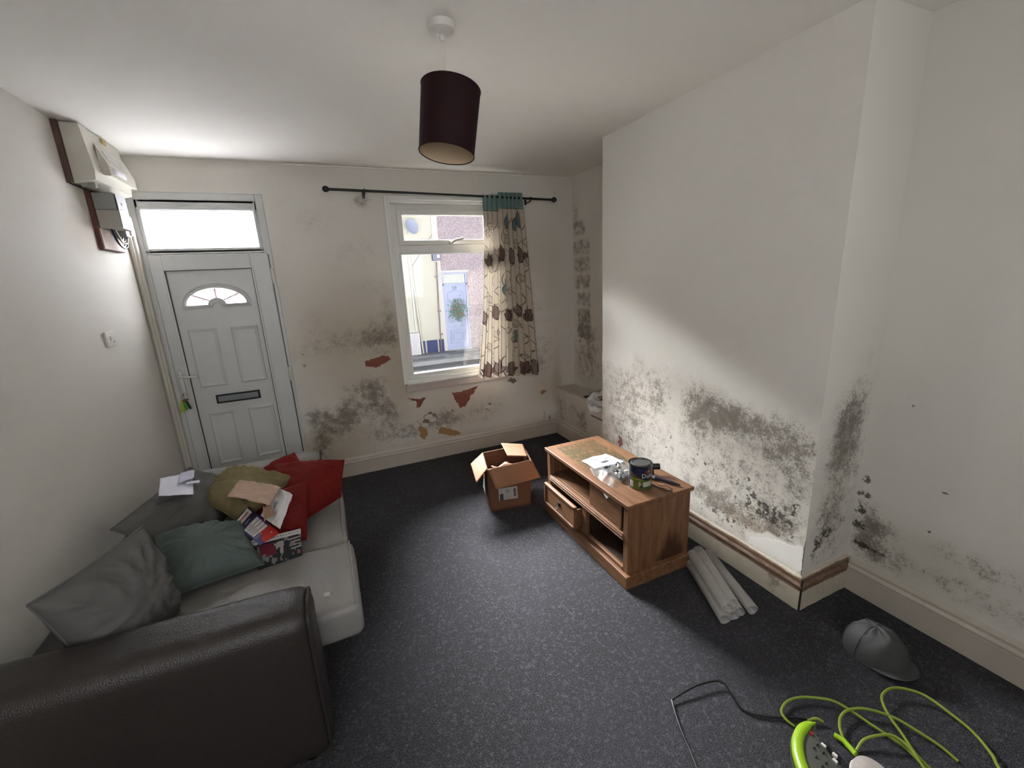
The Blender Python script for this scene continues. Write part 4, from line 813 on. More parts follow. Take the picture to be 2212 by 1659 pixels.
# paint tin
tcx,tcy=2.56,-2.065; tr,th=.062,.135
tin=root('paint_tin',(tcx,tcy,HZ),'navy and green tin of paint with grey lid near the cabinet edge','paint tin')
n=160;mv=70; Uu,Vv=np.meshgrid(np.linspace(0,1,n),np.linspace(0,1,mv)); th_=2*PI*Uu
P=np.stack([tcx+tr*np.cos(th_),tcy+tr*np.sin(th_),HZ+.004+(th-.010)*Vv],-1)
vd=math.atan2(CAM.y-tcy,CAM.x-tcx)  # facing direction of the label's front
def tinlabel(Uu,Vv):
    a=(th_-vd+PI)%(2*PI)-PI   # signed angle: + = left-hand side seen from the room
    c=full(Uu,'14163a'); g=Vv<(.50-.22*np.clip(1-((a-.55)/1.0)**2,0,1)*0); 
    c[Vv<.46]=lin('47591f')
    curve=(Vv>.46)&(Vv<.80)&(Vv>.46+ .0) & (a<.0+.0) & False
    wed=(a<-.15+0)&False
    ol=(Vv>=.46)&(Vv<.46+.30*np.clip((-(a)-.0+.55)/.9,0,1))&(a<.75)&(a>-1.2)&False
    # olive wedge on the left of the picture (a negative = left)
    lw=(Vv>=.46)&(Vv<.46+.28*np.clip((.15-(a))/.9,0,1)*1.0)&(a<.15)&(a>-.85)
    c[lw]=lin('514a16')
    c[(a<-.85)]=lin('161a44'); c[(a<-1.22)]=lin('7d9668'); c[(a<-1.22)&(Vv<.5)]=lin('161a44')
    c[(np.abs(Vv-.46)<.012)&(a>-.85)]=lin('7f8b45')
    dome=(Vv>=.40)&(((a-.75)/.75)**2+((Vv-.62)/.22)**2<1); c[dome]=lin('101a22')
    rect(c,a,Vv,-.95,-.6,.08,.36,'b9b6a3'); 
    for i in range(5): rect(c,a,Vv,-.88,-.68,.13+i*.04,.15+i*.04,'77756a')
    rect(c,a,Vv,.30,1.15,.10,.34,'aab0a6'); rect(c,a,Vv,.30,1.15,.10,.125,'33435a'); rect(c,a,Vv,.45,1.0,.215,.225,'6c726c')
    c[(((a+.02)/.10)**2+((Vv-.24)/.12)**2<1)]=lin('8a8c80'); c[(((a-.12)/.13)**2+((Vv-.12)/.06)**2<1)]=lin('10140c')
    c[(((a-.62)/.22)**2+((Vv-.80)/.07)**2<1)]=lin('7a2433'); c[(((a-.80)/.10)**2+((Vv-.82)/.045)**2<1)]=lin('9a7a3a')
    rect(c,a,Vv,-.3,.05,.87,.885,'5a5f80')
    return c
link('tin_body',gridmesh('tin_body',P,tinlabel(Uu,Vv)),attrmat('tin_print',.28,spec=.6,var=.0),tin,True)
MB().lathe([(tr,0),(tr+.001,.004)],(tcx,tcy,HZ),48).build('tin_base',M_steel,tin,True)
MB().lathe([(tr,th-.008),(tr+.0022,th-.006),(tr+.0022,th),(tr-.003,th+.001),(tr-.006,th-.007),(0,th-.007)],(tcx,tcy,HZ),48).build('tin_rim',plain('dark_tin','4a4c4c',.25,.1,metal=.8),tin,True)
MB().lathe([(tr-.010,th-.007),(tr-.010,th-.001),(tr-.014,th+.001),(tr-.016,th-.003),(0,th-.003)],(tcx,tcy,HZ),48).build('tin_lid',plain('grey_lid','4c4d4c',.45,.06,metal=.3),tin,True)
def wrap_text(s,size,a0,z,col,name,parent):
    me=text_mesh(s,size); 
    for v in me.vertices:
        ang=vd+a0+v.co.x/tr; r_=tr+.0008; v.co=Vector((tcx+r_*math.cos(ang),tcy+r_*math.sin(ang),z+v.co.y))
    link(name,me,col,parent)
M_ltr=plain('white_lettering','c2c2c0',.4,.02)
wrap_text('Dulux',.034,.80,HZ+th*.60,M_ltr,'brand_lettering',tin)
# hammer-like black tool behind the tin: roller handle end
tl=root('black_torch',(2.69,-1.99,HZ),'short black handheld torch lying behind the paint tin','torch')
d=Vector((.12,-.06,0)).normalized(); q=Matrix.Translation((2.655,-1.965,HZ+.045))@d.to_track_quat('Z','Y').to_matrix().to_4x4()
MB().lathe([(.011,0),(.013,.04),(.018,.055),(.018,.10),(.015,.102)],(0,0,0),24,q).build('torch_body',M_black,tl,True)
MB().box(2.66,2.71,-2.01,-1.95,HZ+.0005,HZ+.03,.006).build('torch_clip',M_black,tl)
pbx=root('paint_brush',(2.70,-2.12,HZ),'paint brush with white bristles and dark handle near the cabinet corner','paint brush')
p0=Vector((2.665,-2.035,HZ+.012)); p1=Vector((2.735,-2.195,HZ+.010)); dd=(p1-p0).normalized(); sd=Vector((-dd.y,dd.x,0))
def flat(name,stations,mat,parent):
    t=bmesh.new(); rings=[]
    for s_,w_,h_ in stations:
        c_=p0+dd*s_; rings.append([t.verts.new(c_+sd*w_*math.cos(a)+Vector((0,0,h_*math.sin(a)))) for a in np.linspace(0,2*PI,13)[:-1]])
    for a,b in zip(rings,rings[1:]):
        for i in range(12): t.faces.new((a[i],a[(i+1)%12],b[(i+1)%12],b[i]))
    t.faces.new(rings[0]);t.faces.new(rings[-1][::-1]); m_=MB(); m_._add(t); return m_.build(name,mat,parent,True)
flat('bristles',[(-.045,.017,.003),(-.02,.018,.006),(.0,.017,.008)],plain('white_bristle','b7b5ae',.7,.2,120),pbx)
flat('ferrule',[(.0,.0175,.0085),(.025,.0165,.0085)],M_steel,pbx); flat('brush_handle',[(.025,.014,.009),(.05,.009,.008),(.09,.008,.008),(.12,.011,.009),(.15,.008,.007),(.165,.002,.003)],plain('dark_blue_handle','1f1d2c',.35,.1),pbx)
cl=root('key_and_wire',(2.62,-2.14,HZ),'thin dark metal hex keys beside the paint tin','hex key')
mb=MB(); mb.tube(smooth_path([(2.605,-2.085,HZ+.004),(2.625,-2.15,HZ+.004),(2.64,-2.19,HZ+.004),(2.665,-2.195,HZ+.004)],5),.0025,6); mb.build('long_key',M_black,cl,True)
mb=MB(); mb.tube([(2.63,-2.13,HZ+.008),(2.665,-2.15,HZ+.008),(2.672,-2.19,HZ+.004)],.002,6); mb.build('short_key',M_black,cl,True)
# instruction sheet + plastic bag with fittings
def ins(a,b):
    c=full(a,'a3a5af'); c[((a-.55)/.13)**2+((b-.62)/.07)**2<1]=lin('4a4846'); c[(np.abs(b-(.45+.12*np.cos((a-.5)*9)))<.012)&(a>.2)&(a<.85)]=lin('55565c'); return c
sh=sheet('instruction_sheet',[(2.455,-1.645,HZ+.004),(2.645,-1.635,HZ+.006),(2.665,-1.80,HZ+.010),(2.455,-1.79,HZ+.006)],60,50,ins,M_paper,None,.006,12,.0008); prop(sh,'creased white instruction sheet with a line drawing on the pine cabinet','paper sheet')
bg_=root('plastic_bag',(2.48,-1.92,HZ),'clear plastic bag of small grey fittings hanging over the cabinet front','bag')
M_bag=plastic_clear('clear_polythene','9fa2a2',.13,.3)
sheet('bag_film',[(2.43,-1.775,HZ+.022),(2.645,-1.80,HZ+.022),(2.60,-1.97,HZ+.055),(2.345,-2.06,HZ-.03)],50,50,lambda a,b:full(a,'cccccc'),M_bag,bg_,.02,14,.0004,sag=lambda a,b:.018*np.sin(PI*a)*np.sin(PI*b))
sheet('bag_film',[(2.43,-1.775,HZ+.012),(2.645,-1.80,HZ+.008),(2.60,-1.97,HZ+.006),(2.346,-2.058,HZ-.032)],30,30,lambda a,b:full(a,'cccccc'),M_bag,bg_,.003,15,.0004)
fr=random.Random(2)
for i in range(12):
    x=2.45+fr.random()*.13; y=-1.99+fr.random()*.15; 
    if x<2.47 and y<-1.95: y+=.05
    ax_=Vector((fr.uniform(-1,1),fr.uniform(-1,1),fr.uniform(-.3,.3))).normalized(); q=Matrix.Translation((x,y,HZ+.018+fr.random()*.018))@ax_.to_track_quat('Z','Y').to_matrix().to_4x4()
    mm=[M_black,plain('dark_fitting','3a4448',.4,.2),M_chrome,M_white][i%4]; f_=MB().lathe([(.006,-.02),(.011,-.018),(.011,.0),(.007,.004),(.007,.018),(.004,.02)],(0,0,0),14,q).build('pipe_fitting',mm,None,True)
    prop(f_,'small %s pipe fitting inside the clear plastic bag on the pine cabinet'%('black','dark grey','shiny metal','white')[i%4],'fitting','fittings in the plastic bag')

# ------------------------------------------------------------ cupboard boxing in the alcove
cb=root('meter_cupboard',(3.31,-.55,0),'low white mould-spotted boxed-in meter cupboard in the alcove','cupboard')
bxme=wall('front_panel',(3.2051,-.001,0),(0,-1,0),(0,0,1),1.088,.485,[('e',.1,.25,.1,.3,0,.7),('e',.02,.25,.02,.3,2,.4),('e',.35,.3,.1,.12,0,.6),('e',.5,.28,.08,.2,0,.75),('e',.55,.2,.04,.1,2,.4),('e',.4,.2,.5,.3,1,.5)],step=.012)
bxme.parent=cb; bxme.matrix_parent_inverse=Matrix.Translation(-cb.location); del bxme['kind']
lid=MB().box(3.198,3.423,-.62,-.002,.487,.498,.002); lid.build('lid_board',plain('grubby_white_board','b8b0a4',.6,.15,9),cb)
MB().box(3.26,3.42,-.56,-.22,.499,.506,.002).build('loose_cover',plain('grubby_white_board','b8b0a4',.6,.15,9),cb)
MB().box(3.198,3.423,-1.088,-.64,.36,.372,.002).build('sunken_board',M_greyp,cb)
jg=MB().prism([(3.215,-.50,.4995),(3.25,-.49,.4995),(3.30,-.53,.4995),(3.40,-.50,.4995),(3.41,-.58,.4995),(3.30,-.60,.4995),(3.23,-.56,.4995)],(0,0,.012)).build('rotten_edge',plain('rotten_wood','3b342c',.9,.3,30,.5),cb)
cpp=root('crumpled_papers',(3.2,-.75,.51),'crumpled white and red papers stuffed beside the alcove cupboard top','papers')
sheet('paper_sheet',[(3.13,-.62,.53),(3.28,-.62,.55),(3.25,-.95,.50),(3.06,-.86,.47)],30,30,lambda a,b:full(a,'d9d6d4'),M_paper,cpp,.05,3)
sheet('paper_sheet',[(3.12,-.70,.56),(3.30,-.66,.59),(3.30,-.86,.54),(3.12,-.90,.52)],30,30,lambda a,b:(lambda c:(rect(c,a,b,.3,.7,.45,.6,'7d3540'),rect(c,a,b,.45,.95,.5,.68,'3a2b2b'),c)[-1])(full(a,'dcdcdc')),M_paper,cpp,.04,8)
sheet('card_sheet',[(3.20,-.60,.56),(3.36,-.60,.58),(3.36,-.78,.57),(3.20,-.78,.56)],20,20,lambda a,b:full(a,'9c8d84'),M_paper,cpp,.012,9)

# ------------------------------------------------------------ clear tubes by the chimney
M_tube=plastic_clear('clear_plastic_tube','cbc8c4',.36,.2)
td=Vector((-.18,-.40,0)).normalized()
tubes=[((2.775,-2.245),.027,.40,0,.0),((2.825,-2.235),.027,.41,.0,.02),((2.88,-2.225),.027,.42,.0,.0),((2.80,-2.225),.026,.41,.046,.01),((2.855,-2.215),.026,.41,.046,-.01),((2.93,-2.215),.027,.44,.0,.06)]
for i,((x,y),r_,ln,dz,tw) in enumerate(tubes):
    dv=(td+Vector((tw,0,0))).normalized(); N=14; v=[];f=[]
    # polygonal (hexagonal, slightly squashed) thin-walled tube
    p=Vector((x,y,r_+.002+dz)); s_=Vector((-dv.y,dv.x,0)); K=12
    for j in range(2):
        for rr in (r_,r_-.0015):
            for k_ in range(K):
                a=2*PI*k_/K+.3*i; kk=1+.10*math.cos(3*a+i)
                v.append(p+dv*(ln*j)+s_*rr*kk*math.cos(a)+Vector((0,0,rr*kk*.92*math.sin(a))))
    for k_ in range(K):
        k2=(k_+1)%K; o0,i0,o1,i1=0,K,2*K,3*K
        f+=[(o0+k_,o0+k2,o1+k2,o1+k_),(i0+k2,i0+k_,i1+k_,i1+k2),(o0+k2,o0+k_,i0+k_,i0+k2),(o1+k_,o1+k2,i1+k2,i1+k_)]
    o=link('clear_tube',pymesh('clear_tube',v,f),M_tube,None,True)
    lbl=['outermost hollow clear plastic tube at the left of the floor bundle by the television cabinet','hollow clear plastic tube second from the left on the carpet in the bundle','middle hollow clear plastic tube on the carpet under the stacked ones','left one of the two clear plastic tubes stacked on top of the bundle','right one of the two clear plastic tubes stacked on top of the bundle','clear plastic tube splayed away at the right of the bundle, nearest the chimney skirting'][i]
    prop(o,lbl,'tube','clear plastic tubes beside the cabinet')

# ------------------------------------------------------------ cap
cap=root('baseball_cap',(3.03,-2.99,0),'dark grey baseball cap lying on the carpet near the right wall','cap')
M_cap=plain('charcoal_cotton','454646',.9,.2,14,.4,.2,bscale=300)
n,mm_=48,18; P=np.zeros((mm_,n,3)); bdir=math.atan2(-.14,-.02)
for i in range(mm_):
    q=i/(mm_-1)*PI/2
    for j in range(n):
        a=2*PI*j/(n-1); r_=.098*math.cos(q)**.75; fr_=math.cos(a-bdir)
        rx=r_*(1+.30*max(0,fr_)**2); z=.125*math.sin(q)**.9*(1+.05*fr_)
        seam=abs(((a-bdir)/(PI/3)+.5)%1-.5); r2=rx*(1-.02*math.exp(-(seam/.05)**2)); dent=-.012*math.exp(-((a-bdir-1.0)/.4)**2)*math.sin(2*q)
        P[i,j]=(3.03+(r2+dent)*math.cos(a),-2.985+(r2+dent)*math.sin(a),z+.003+.012*noise.noise(Vector((math.cos(a)*3,math.sin(a)*3,q*3)))*math.sin(q))
link('cap_crown',gridmesh('cap_crown',P),M_cap,cap,True)
bv=20; P=np.zeros((12,bv,3))
for i in range(12):
    for j in range(bv):
        t_=j/(bv-1)*2-1; s_=i/11; a=bdir+t_*.95; r0=.098+.024*math.cos(t_*1.05)**2; out=r0+s_*.036*(1-.8*t_*t_)
        P[i,j]=(3.03+out*math.cos(a),-2.985+out*math.sin(a),.012+.012*(1-t_*t_)*(1-.4*s_)+.0)
link('cap_peak',gridmesh('cap_peak',P,None,.003),M_cap,cap,True)
MB().lathe([(0,.004),(.006,.002),(.007,0)],(3.03,-2.985,.128),16).build('cap_button',M_cap,cap,True)
mb=MB()
for kx in range(6):
    a=bdir+PI/6+kx*PI/3; mb.tube([(3.03+.0985*math.cos(q)**.75*math.cos(a)*1.01,-2.985+.0985*math.cos(q)**.75*math.sin(a)*1.01,.003+.127*math.sin(q)**.9) for q in np.linspace(.05,PI/2-.02,14)],.0015,5)
mb.build('cap_stitching',M_cap,cap,True)

# ------------------------------------------------------------ extension reel, cables
ext=root('extension_lead',(2.42,-3.15,0),'lime green and grey curved extension socket block at the bottom edge','extension lead')
M_gb=plain('translucent_grey','474843',.35,.1)
ctr=[(2.478,-3.094),(2.455,-3.078),(2.415,-3.076),(2.372,-3.090),(2.335,-3.114),(2.298,-3.152),(2.265,-3.205),(2.245,-3.27),(2.24,-3.34)]
cpts=smooth_path([(x,y,0) for x,y in ctr],6)
def sweep(name,pts,sec,mat,parent,smooth=True):
    v=[];f=[];K=len(sec)
    for i,p in enumerate(pts):
        d_=(pts[min(i+1,len(pts)-1)]-pts[max(i-1,0)]).normalized(); s_=Vector((-d_.y,d_.x,0)).normalized()
        e=math.sin(min(1,(i+1.5)/14)*PI/2)
        wd_=1+.55*min(1,max(0,(i-10)/16))
        for a,z in sec: v.append(p+s_*(a*e*(wd_ if a>.035 else 1))+Vector((0,0,z)))
    for i in range(len(pts)-1):
        for k_ in range(K): f.append((i*K+k_,i*K+(k_+1)%K,(i+1)*K+(k_+1)%K,(i+1)*K+k_))
    f.append(tuple(range(K))[::-1]); f.append(tuple((len(pts)-1)*K+k_ for k_ in range(K)))
    me=pymesh(name,v,f); bm=bmesh.new(); bm.from_mesh(me); bmesh.ops.recalc_face_normals(bm,faces=bm.faces); bm.to_mesh(me); bm.free(); return link(name,me,mat,parent,smooth)
sweep('reel_body',cpts,[(-.004,.002),(-.008,.03),(.004,.046),(.03,.054),(.075,.052),(.092,.042),(.096,.02),(.09,.002)],M_gb,ext)
sweep('green_rim',cpts,[(-.007,.034),(-.003,.054),(.010,.061),(.026,.060),(.030,.053),(.004,.044)],M_greenb,ext)
MB().lathe([(.006,0),(.006,.004)],(2.429,-3.111,.053),16).build('power_light',plain('red_lens','7d1f1a',.3,.1),ext,True)
for (x,y) in ((2.411,-3.143),(2.391,-3.145),(2.404,-3.167),(2.37,-3.165),(2.36,-3.19),(2.38,-3.19)):
    MB().box(x-.004,x+.004,y-.0015,y+.0015,.052,.0565).build('socket_slot',M_black,ext)
for (x,y) in ((2.428,-3.152),(2.430,-3.186),(2.412,-3.197)): MB().box(x-.004,x+.004,y-.007,y+.007,.046,.0575,.001).build('white_tag',M_white,ext)
def cable(pts,r,mat,name,label,z=None,arc=.0):
    P=[]; n_=len(pts)
    for i,(x,y) in enumerate(pts): P.append((x,y,r+.001+arc*math.sin(PI*i/(n_-1))))
    o=MB().tube(smooth_path(P,6),r,8).build(name,mat,None,True)
    return o
gc=root('green_cable',(2.7,-3.2,0),'long lime green flex looped over the carpet at the bottom right','cable')
def gcab(pts,arc,k,z0=0):
    P=[(x,y,.006+z0+arc*math.sin(PI*i/(len(pts)-1))) for i,(x,y) in enumerate(pts)]
    MB().tube(smooth_path(P,7),.0048,8).build('cable_loop',M_green,gc,True)
gcab([(2.442,-3.05),(2.437,-3.026),(2.442,-3.004),(2.457,-2.992),(2.50,-2.983),(2.552,-2.992),(2.604,-3.02),(2.65,-3.058),(2.668,-3.11),(2.677,-3.165),(2.688,-3.215),(2.694,-3.258),(2.687,-3.299),(2.67,-3.36),(2.64,-3.42)],.012,0)
gcab([(2.53,-3.17),(2.547,-3.149),(2.573,-3.123),(2.61,-3.105),(2.654,-3.103),(2.705,-3.121),(2.747,-3.158),(2.774,-3.194),(2.791,-3.246),(2.804,-3.303),(2.803,-3.35)],.018,1)
gcab([(2.548,-3.191),(2.596,-3.186),(2.646,-3.202),(2.684,-3.224),(2.692,-3.265),(2.675,-3.31),(2.65,-3.36)],.026,2)
gcab([(2.69,-3.34),(2.704,-3.279),(2.731,-3.234),(2.762,-3.179),(2.793,-3.142),(2.829,-3.124),(2.886,-3.125),(2.933,-3.155),(2.96,-3.198),(2.958,-3.265),(2.947,-3.331),(2.913,-3.388),(2.888,-3.412),(2.85,-3.46)],.020,3,.002)
MB().tube([(2.53,-3.13,.012),(2.538,-3.155,.014),(2.525,-3.20,.016)],.009,10).build('cable_sleeve',M_greenb,gc,True)
MB().tube(smooth_path([(2.50,-3.06,.01),(2.53,-3.068,.014),(2.545,-3.085,.01)],5),.005,8).build('cable_tail',M_green,gc,True)
bc=MB().tube(smooth_path([(2.0,-3.06,.006),(2.029,-2.999,.006),(2.051,-2.947,.006),(2.075,-2.881,.008),(2.115,-2.80,.012),(2.135,-2.787,.012),(2.236,-2.79,.02),(2.32,-2.805,.02),(2.345,-2.825,.02),(2.348,-2.846,.018),(2.332,-2.921,.006),(2.366,-2.97,.006),(2.434,-3.011,.006),(2.491,-3.041,.006),(2.52,-3.07,.006)],6),.0036,8).build('black_cable',M_black,None,True)
prop(bc,'thin black flex bent across the carpet towards the green extension lead','cable')
# white knitted shoe toe
sh=root('white_trainer',(2.46,-3.33,0),'white mesh fabric trainer toe at the bottom edge beside the extension lead','shoe')
n,mm_=40,16; P=np.zeros((mm_,n,3)); cx_,cy_=2.468,-3.300; dv=Vector((.38,.89)).normalized()
for i in range(mm_):
    q=i/(mm_-1)*PI/2
    for j in range(n):
        a=2*PI*j/(n-1); ca,sa=math.cos(a),math.sin(a); ln=.095 if ca>0 else .16; wd_=.056
        l_=ln*ca*math.cos(q)**.6; s_=wd_*sa*math.cos(q)**.6; z=.02+.060*math.sin(q)*(1+.5*max(0,-ca))
        P[i,j]=(cx_+dv.x*l_-dv.y*s_,cy_+dv.y*l_+dv.x*s_,z)
t=NT('white_knit',.85,.2); t.col('c2bab6'); wv=t.node('ShaderNodeTexWave'); wv.inputs['Scale'].default_value=130; t.link(t.obj(),wv.inputs['Vector']); t.bump(wv.outputs[1],.8,.003); t.col(t.mix(wv.outputs[1],'a39b97','cfc8c4'))
link('shoe_upper',gridmesh('shoe_upper',P),t.m,sh,True)
P2=np.zeros((4,n,3))
for i,(k_,z) in enumerate(((1.02,.001),(1.05,.01),(1.05,.018),(1.0,.024))):
    for j in range(n):
        a=2*PI*j/(n-1); ca,sa=math.cos(a),math.sin(a); ln=.095 if ca>0 else .16
        P2[i,j]=(cx_+dv.x*ln*ca*k_-dv.y*.056*sa*k_,cy_+dv.y*ln*ca*k_+dv.x*.056*sa*k_,z)
link('shoe_sole',gridmesh('shoe_sole',P2),M_white,sh,True)

# ------------------------------------------------------------ the street outside
K_=1.2435; YF=9.0
def O(x,z): return (CAM.x+(x-CAM.x)*K_, CAM.z+(z-CAM.z)*K_)
GZ=-.47
def ext_paint(name,c,peb=0):
    t=NT(name,.9,.1); c=lin(c)
    if peb:
        v=t.node('ShaderNodeTexVoronoi'); v.inputs['Scale'].default_value=26; t.link(t.obj(),v.inputs['Vector'])
        t.col(t.mix(t.ramp(v.outputs['Distance'],.2,.7),tuple(x*.78 for x in c),tuple(min(1,x*1.1) for x in c))); t.bump(v.outputs['Distance'],.6,.02)
    else: t.col(t.mix(t.noise(1.5,4),tuple(x*.94 for x in c),c))
    return t.m
M_hc=ext_paint('cream_render','a5a49c'); M_hp=ext_paint('mauve_pebbledash','8d838a',1); M_hw=ext_paint('white_band','aaa9a7'); M_navy=ext_paint('navy_plinth','3a4060')
gr=MB().box(-12,18,.3,YF-1.15,GZ-.2,GZ-.12).build('street_ground',plain('asphalt','4c4e52',.9,.1,3,.3)); gr['kind']='structure'
np_=MB().box(-8,14,.3,2.3,GZ-.12,-.14,.0).build('bounce_pavement',plain('pale_concrete_paving','a09d96',.9,.05,3,.3)); np_['kind']='structure'  # unseen pale strip, added and set high to bounce sun through the window
hs=root('cream_house',(1,YF,GZ),'cream rendered terraced house across the street seen through the window','house')
xb=O(3.66,0)[0]; xw=O(3.80,0)[0]
MB().box(-9,xb,YF,YF+.3,GZ,5.2).build('house_wall',M_hc,hs); MB().box(xb,xw,YF-.03,YF+.3,GZ,5.2).build('corner_band',M_hw,hs)
mb=MB(); mb.prism([(-9,YF-.2,5.2),(-9,YF+4,7.6),(-9,YF+4,5.2)],(9+xb,0,0)); mb.build('house_roof',plain('slate_roof','4b4e55',.8,.15),hs)
zt=O(0,.235)[1]
for (a,b) in ((3.14,3.26),(3.30,3.56),(3.60,3.72)): MB().box(O(a,0)[0],O(b,0)[0],YF-.035,YF-.001,GZ,zt).build('plinth_panel',M_navy,hs)
# cream door and its frame lines at the left
x0,z0=O(2.70,-.1); x1,z1=O(3.16,3.1)
mb=MB(); frame(mb,O(2.55,0)[0],O(3.10,0)[0],GZ,O(0,2.35)[1],.06,YF-.06,YF-.001,.005,'lrt'); mb.build('door_surround',M_hw,hs)
MB().box(O(2.62,0)[0],O(3.05,0)[0],YF-.03,YF-.001,GZ,O(0,2.3)[1],.004).build('side_door',M_hc,hs)
mb=MB(); frame(mb,O(2.70,0)[0],O(2.99,0)[0],O(0,.72)[1],O(0,2.2)[1],.02,YF-.045,YF-.02,.003); mb.build('side_door_moulding',M_hc,hs)
mb=MB(); mb.tube([(O(3.08,0)[0],YF-.05,O(0,2.4)[1]),(O(3.16,0)[0],YF-.05,O(0,.7)[1]),(O(3.19,0)[0],YF-.05,GZ)],.03,10); mb.build('cream_pipe',M_hc,hs,True)
gm=root('gas_meter_box',(O(2.95,0)[0],YF-.1,GZ),'white ribbed meter box against the cream house across the street','meter box')
bx0,bz0=O(2.86,-.12); bx1,bz1=O(3.12,.46)
MB().box(bx0,bx1,YF-.2,YF-.04,GZ+.001,bz1,.01).build('box_body',plain('pale_white_box','9fa0a6',.5,.03),gm)
for i in range(7):
    x=bx0+.03+i*(bx1-bx0-.06)/6; MB().box(x-.012,x+.012,YF-.215,YF-.2,GZ+.03,bz1-.03,.004).build('rib',plain('pale_rib','adaeb3',.5,.03),gm)
dp=root('downpipe',(O(3.62,0)[0],YF-.06,GZ),'thin dark downpipe running down the cream house corner','pipe')
px,pz=O(3.695,2.05); px2,_=O(3.63,0)
MB().tube([(px,YF-.08,pz),(px2+.03,YF-.08,O(0,1.0)[1]),(px2,YF-.08,GZ+.02)],.018,10).build('pipe_run',plain('brown_pipe','6b5a58',.6,.1),dp,True)
for z in (1.7,.9,.35): MB().box(px2,px2+.09,YF-.1,YF-.04,O(0,z)[1],O(0,z)[1]+.04,.005).build('pipe_clip',plain('brown_pipe','6b5a58',.6,.1),dp)
ll=root('security_light',(px,YF-.15,O(0,2.06)[1]),'dark square security light with a lit yellow lamp on the cream house','wall light')
a,b=O(3.60,2.08); c_,d_=O(3.78,2.28); MB().box(a,c_,YF-.2,YF-.05,b,d_,.01).build('light_housing',plain('grey_housing','5d6376',.5,.1),ll)
t=NT('lit_lamp',.4); t.b.inputs['Emission Color'].default_value=(1,.85,.35,1); t.b.inputs['Emission Strength'].default_value=1.6; a,b=O(3.70,2.14); c_,d_=O(3.755,2.20); MB().box(a,c_,YF-.215,YF-.2,b,d_,.003).build('lamp_lens',t.m,ll)
hk=root('hanging_bracket',(O(3.76,1.8)[0],YF-.1,O(0,1.75)[1]),'curly pale iron hanging bracket below the security light','bracket')
a,b=O(3.77,1.85); MB().tube([(a+.09*math.sin(q)*(1-q/8),YF-.05-.02,b-.10+.09*math.cos(q)*(1-q/8)) for q in np.linspace(0,5,24)],.01,6).build('bracket_scroll',plain('pale_iron','b9bcc4',.6,.1),hk,True)
ph=root('pebbledash_house',(7,YF,GZ),'mauve pebbledashed terraced house with the pale blue door across the street','house')
dx0,dx1=O(3.80,0)[0],O(4.42,0)[0]; dz1=O(0,1.80)[1]; dz0=O(0,-.05)[1]
MB().box(xw,dx0,YF,YF+.3,GZ,5.2).box(dx0,dx1,YF,YF+.3,dz1,5.2).box(dx1,15,YF,YF+.3,GZ,5.2).build('house_wall',M_hp,ph)
mb=MB(); mb.prism([(xw,YF-.2,5.2),(xw,YF+4,7.6),(xw,YF+4,5.2)],(15-xw,0,0)); mb.build('house_roof',plain('slate_roof','4b4e55',.8,.15),ph)
MB().box(dx0-.02,dx1+.06,YF-.03,YF+.0,dz1,dz1+.06,.005).build('door_lintel',M_hw,ph)
MB().box(dx0,dx1,YF-.12,YF+.2,GZ,dz0,.01).build('doorstep',M_hw,ph)
od=root('pale_blue_door',((dx0+dx1)/2,YF,dz0),'pale blue panelled front door numbered 59 across the street','door')
M_pb=ext_paint('pale_blue_pvc','9299b3'); fz=O(0,1.52)[1]
mb=MB(); frame(mb,dx0,dx1,dz0,dz1,.05,YF-.02,YF+.08,.005); mb.box(dx0,dx1,YF-.02,YF+.08,fz-.03,fz+.03,.004); mb.build('door_frame',M_pb,od)
MB().box(dx0+.05,dx1-.05,YF+.04,YF+.05,fz+.03,dz1-.05).build('toplight_pane',plain('grey_pane','a9aca8',.2,.1),od)
MB().box(dx0+.05,dx1-.05,YF+.01,YF+.06,dz0+.02,fz-.03,.004).build('door_leaf',M_pb,od)
cxd=(dx0+dx1)/2; wd2=(dx1-dx0)/2-.14
def mould(x0,x1,z0,z1,nm='panel_moulding'):
    mb=MB(); frame(mb,x0,x1,z0,z1,.022,YF-.008,YF+.012,.004); mb.build(nm,M_pb,od)
za,zb=O(0,.62)[1],O(0,1.36)[1]; 
mb=MB(); mb.tube([(cxd-wd2,YF,za),(cxd-wd2,YF,zb-.08)]+[(cxd+wd2*math.cos(q),YF,zb-.08+.08*math.sin(q)) for q in np.linspace(PI,0,14)]+[(cxd+wd2,YF,za),(cxd-wd2,YF,za)],.014,6); mb.build('arched_moulding',M_pb,od,True)
mould(cxd-wd2,cxd+wd2,O(0,.10)[1],O(0,.43)[1]); mould(cxd-wd2+.07,cxd+wd2-.07,O(0,.16)[1],O(0,.37)[1]); mould(cxd-wd2+.11,cxd+wd2-.11,O(0,.19)[1],O(0,.34)[1])
mb=MB(); frame(mb,cxd-.10,cxd+.10,O(0,.50)[1],O(0,.55)[1],.014,YF-.012,YF+.01,.003); mb.build('letterplate',plain('pale_steel','9a9aa6',.4,.05),od)
hx=O(4.33,0)[0]; mb=MB(); mb.box(hx-.015,hx+.015,YF-.01,YF+.01,O(0,.55)[1],O(0,.80)[1],.006); mb.tube([(hx,YF-.03,O(0,.72)[1]),(hx-.12,YF-.05,O(0,.715)[1])],.01,8); mb.build('door_handle',plain('pale_steel','9a9aa6',.4,.05),od)
me=text_mesh('59',.15,.004); me.transform(Matrix.Translation((cxd-.02,YF+.004,O(0,1.425)[1]))@Matrix.Rotation(PI/2,4,'X')); link('door_number',me,plain('grey_number','4e5260',.5,.05),od)
wr=root('christmas_wreath',(cxd+.02,YF-.08,O(0,.68)[1]),'bushy green Christmas wreath with red baubles hung on the pale blue door','wreath')
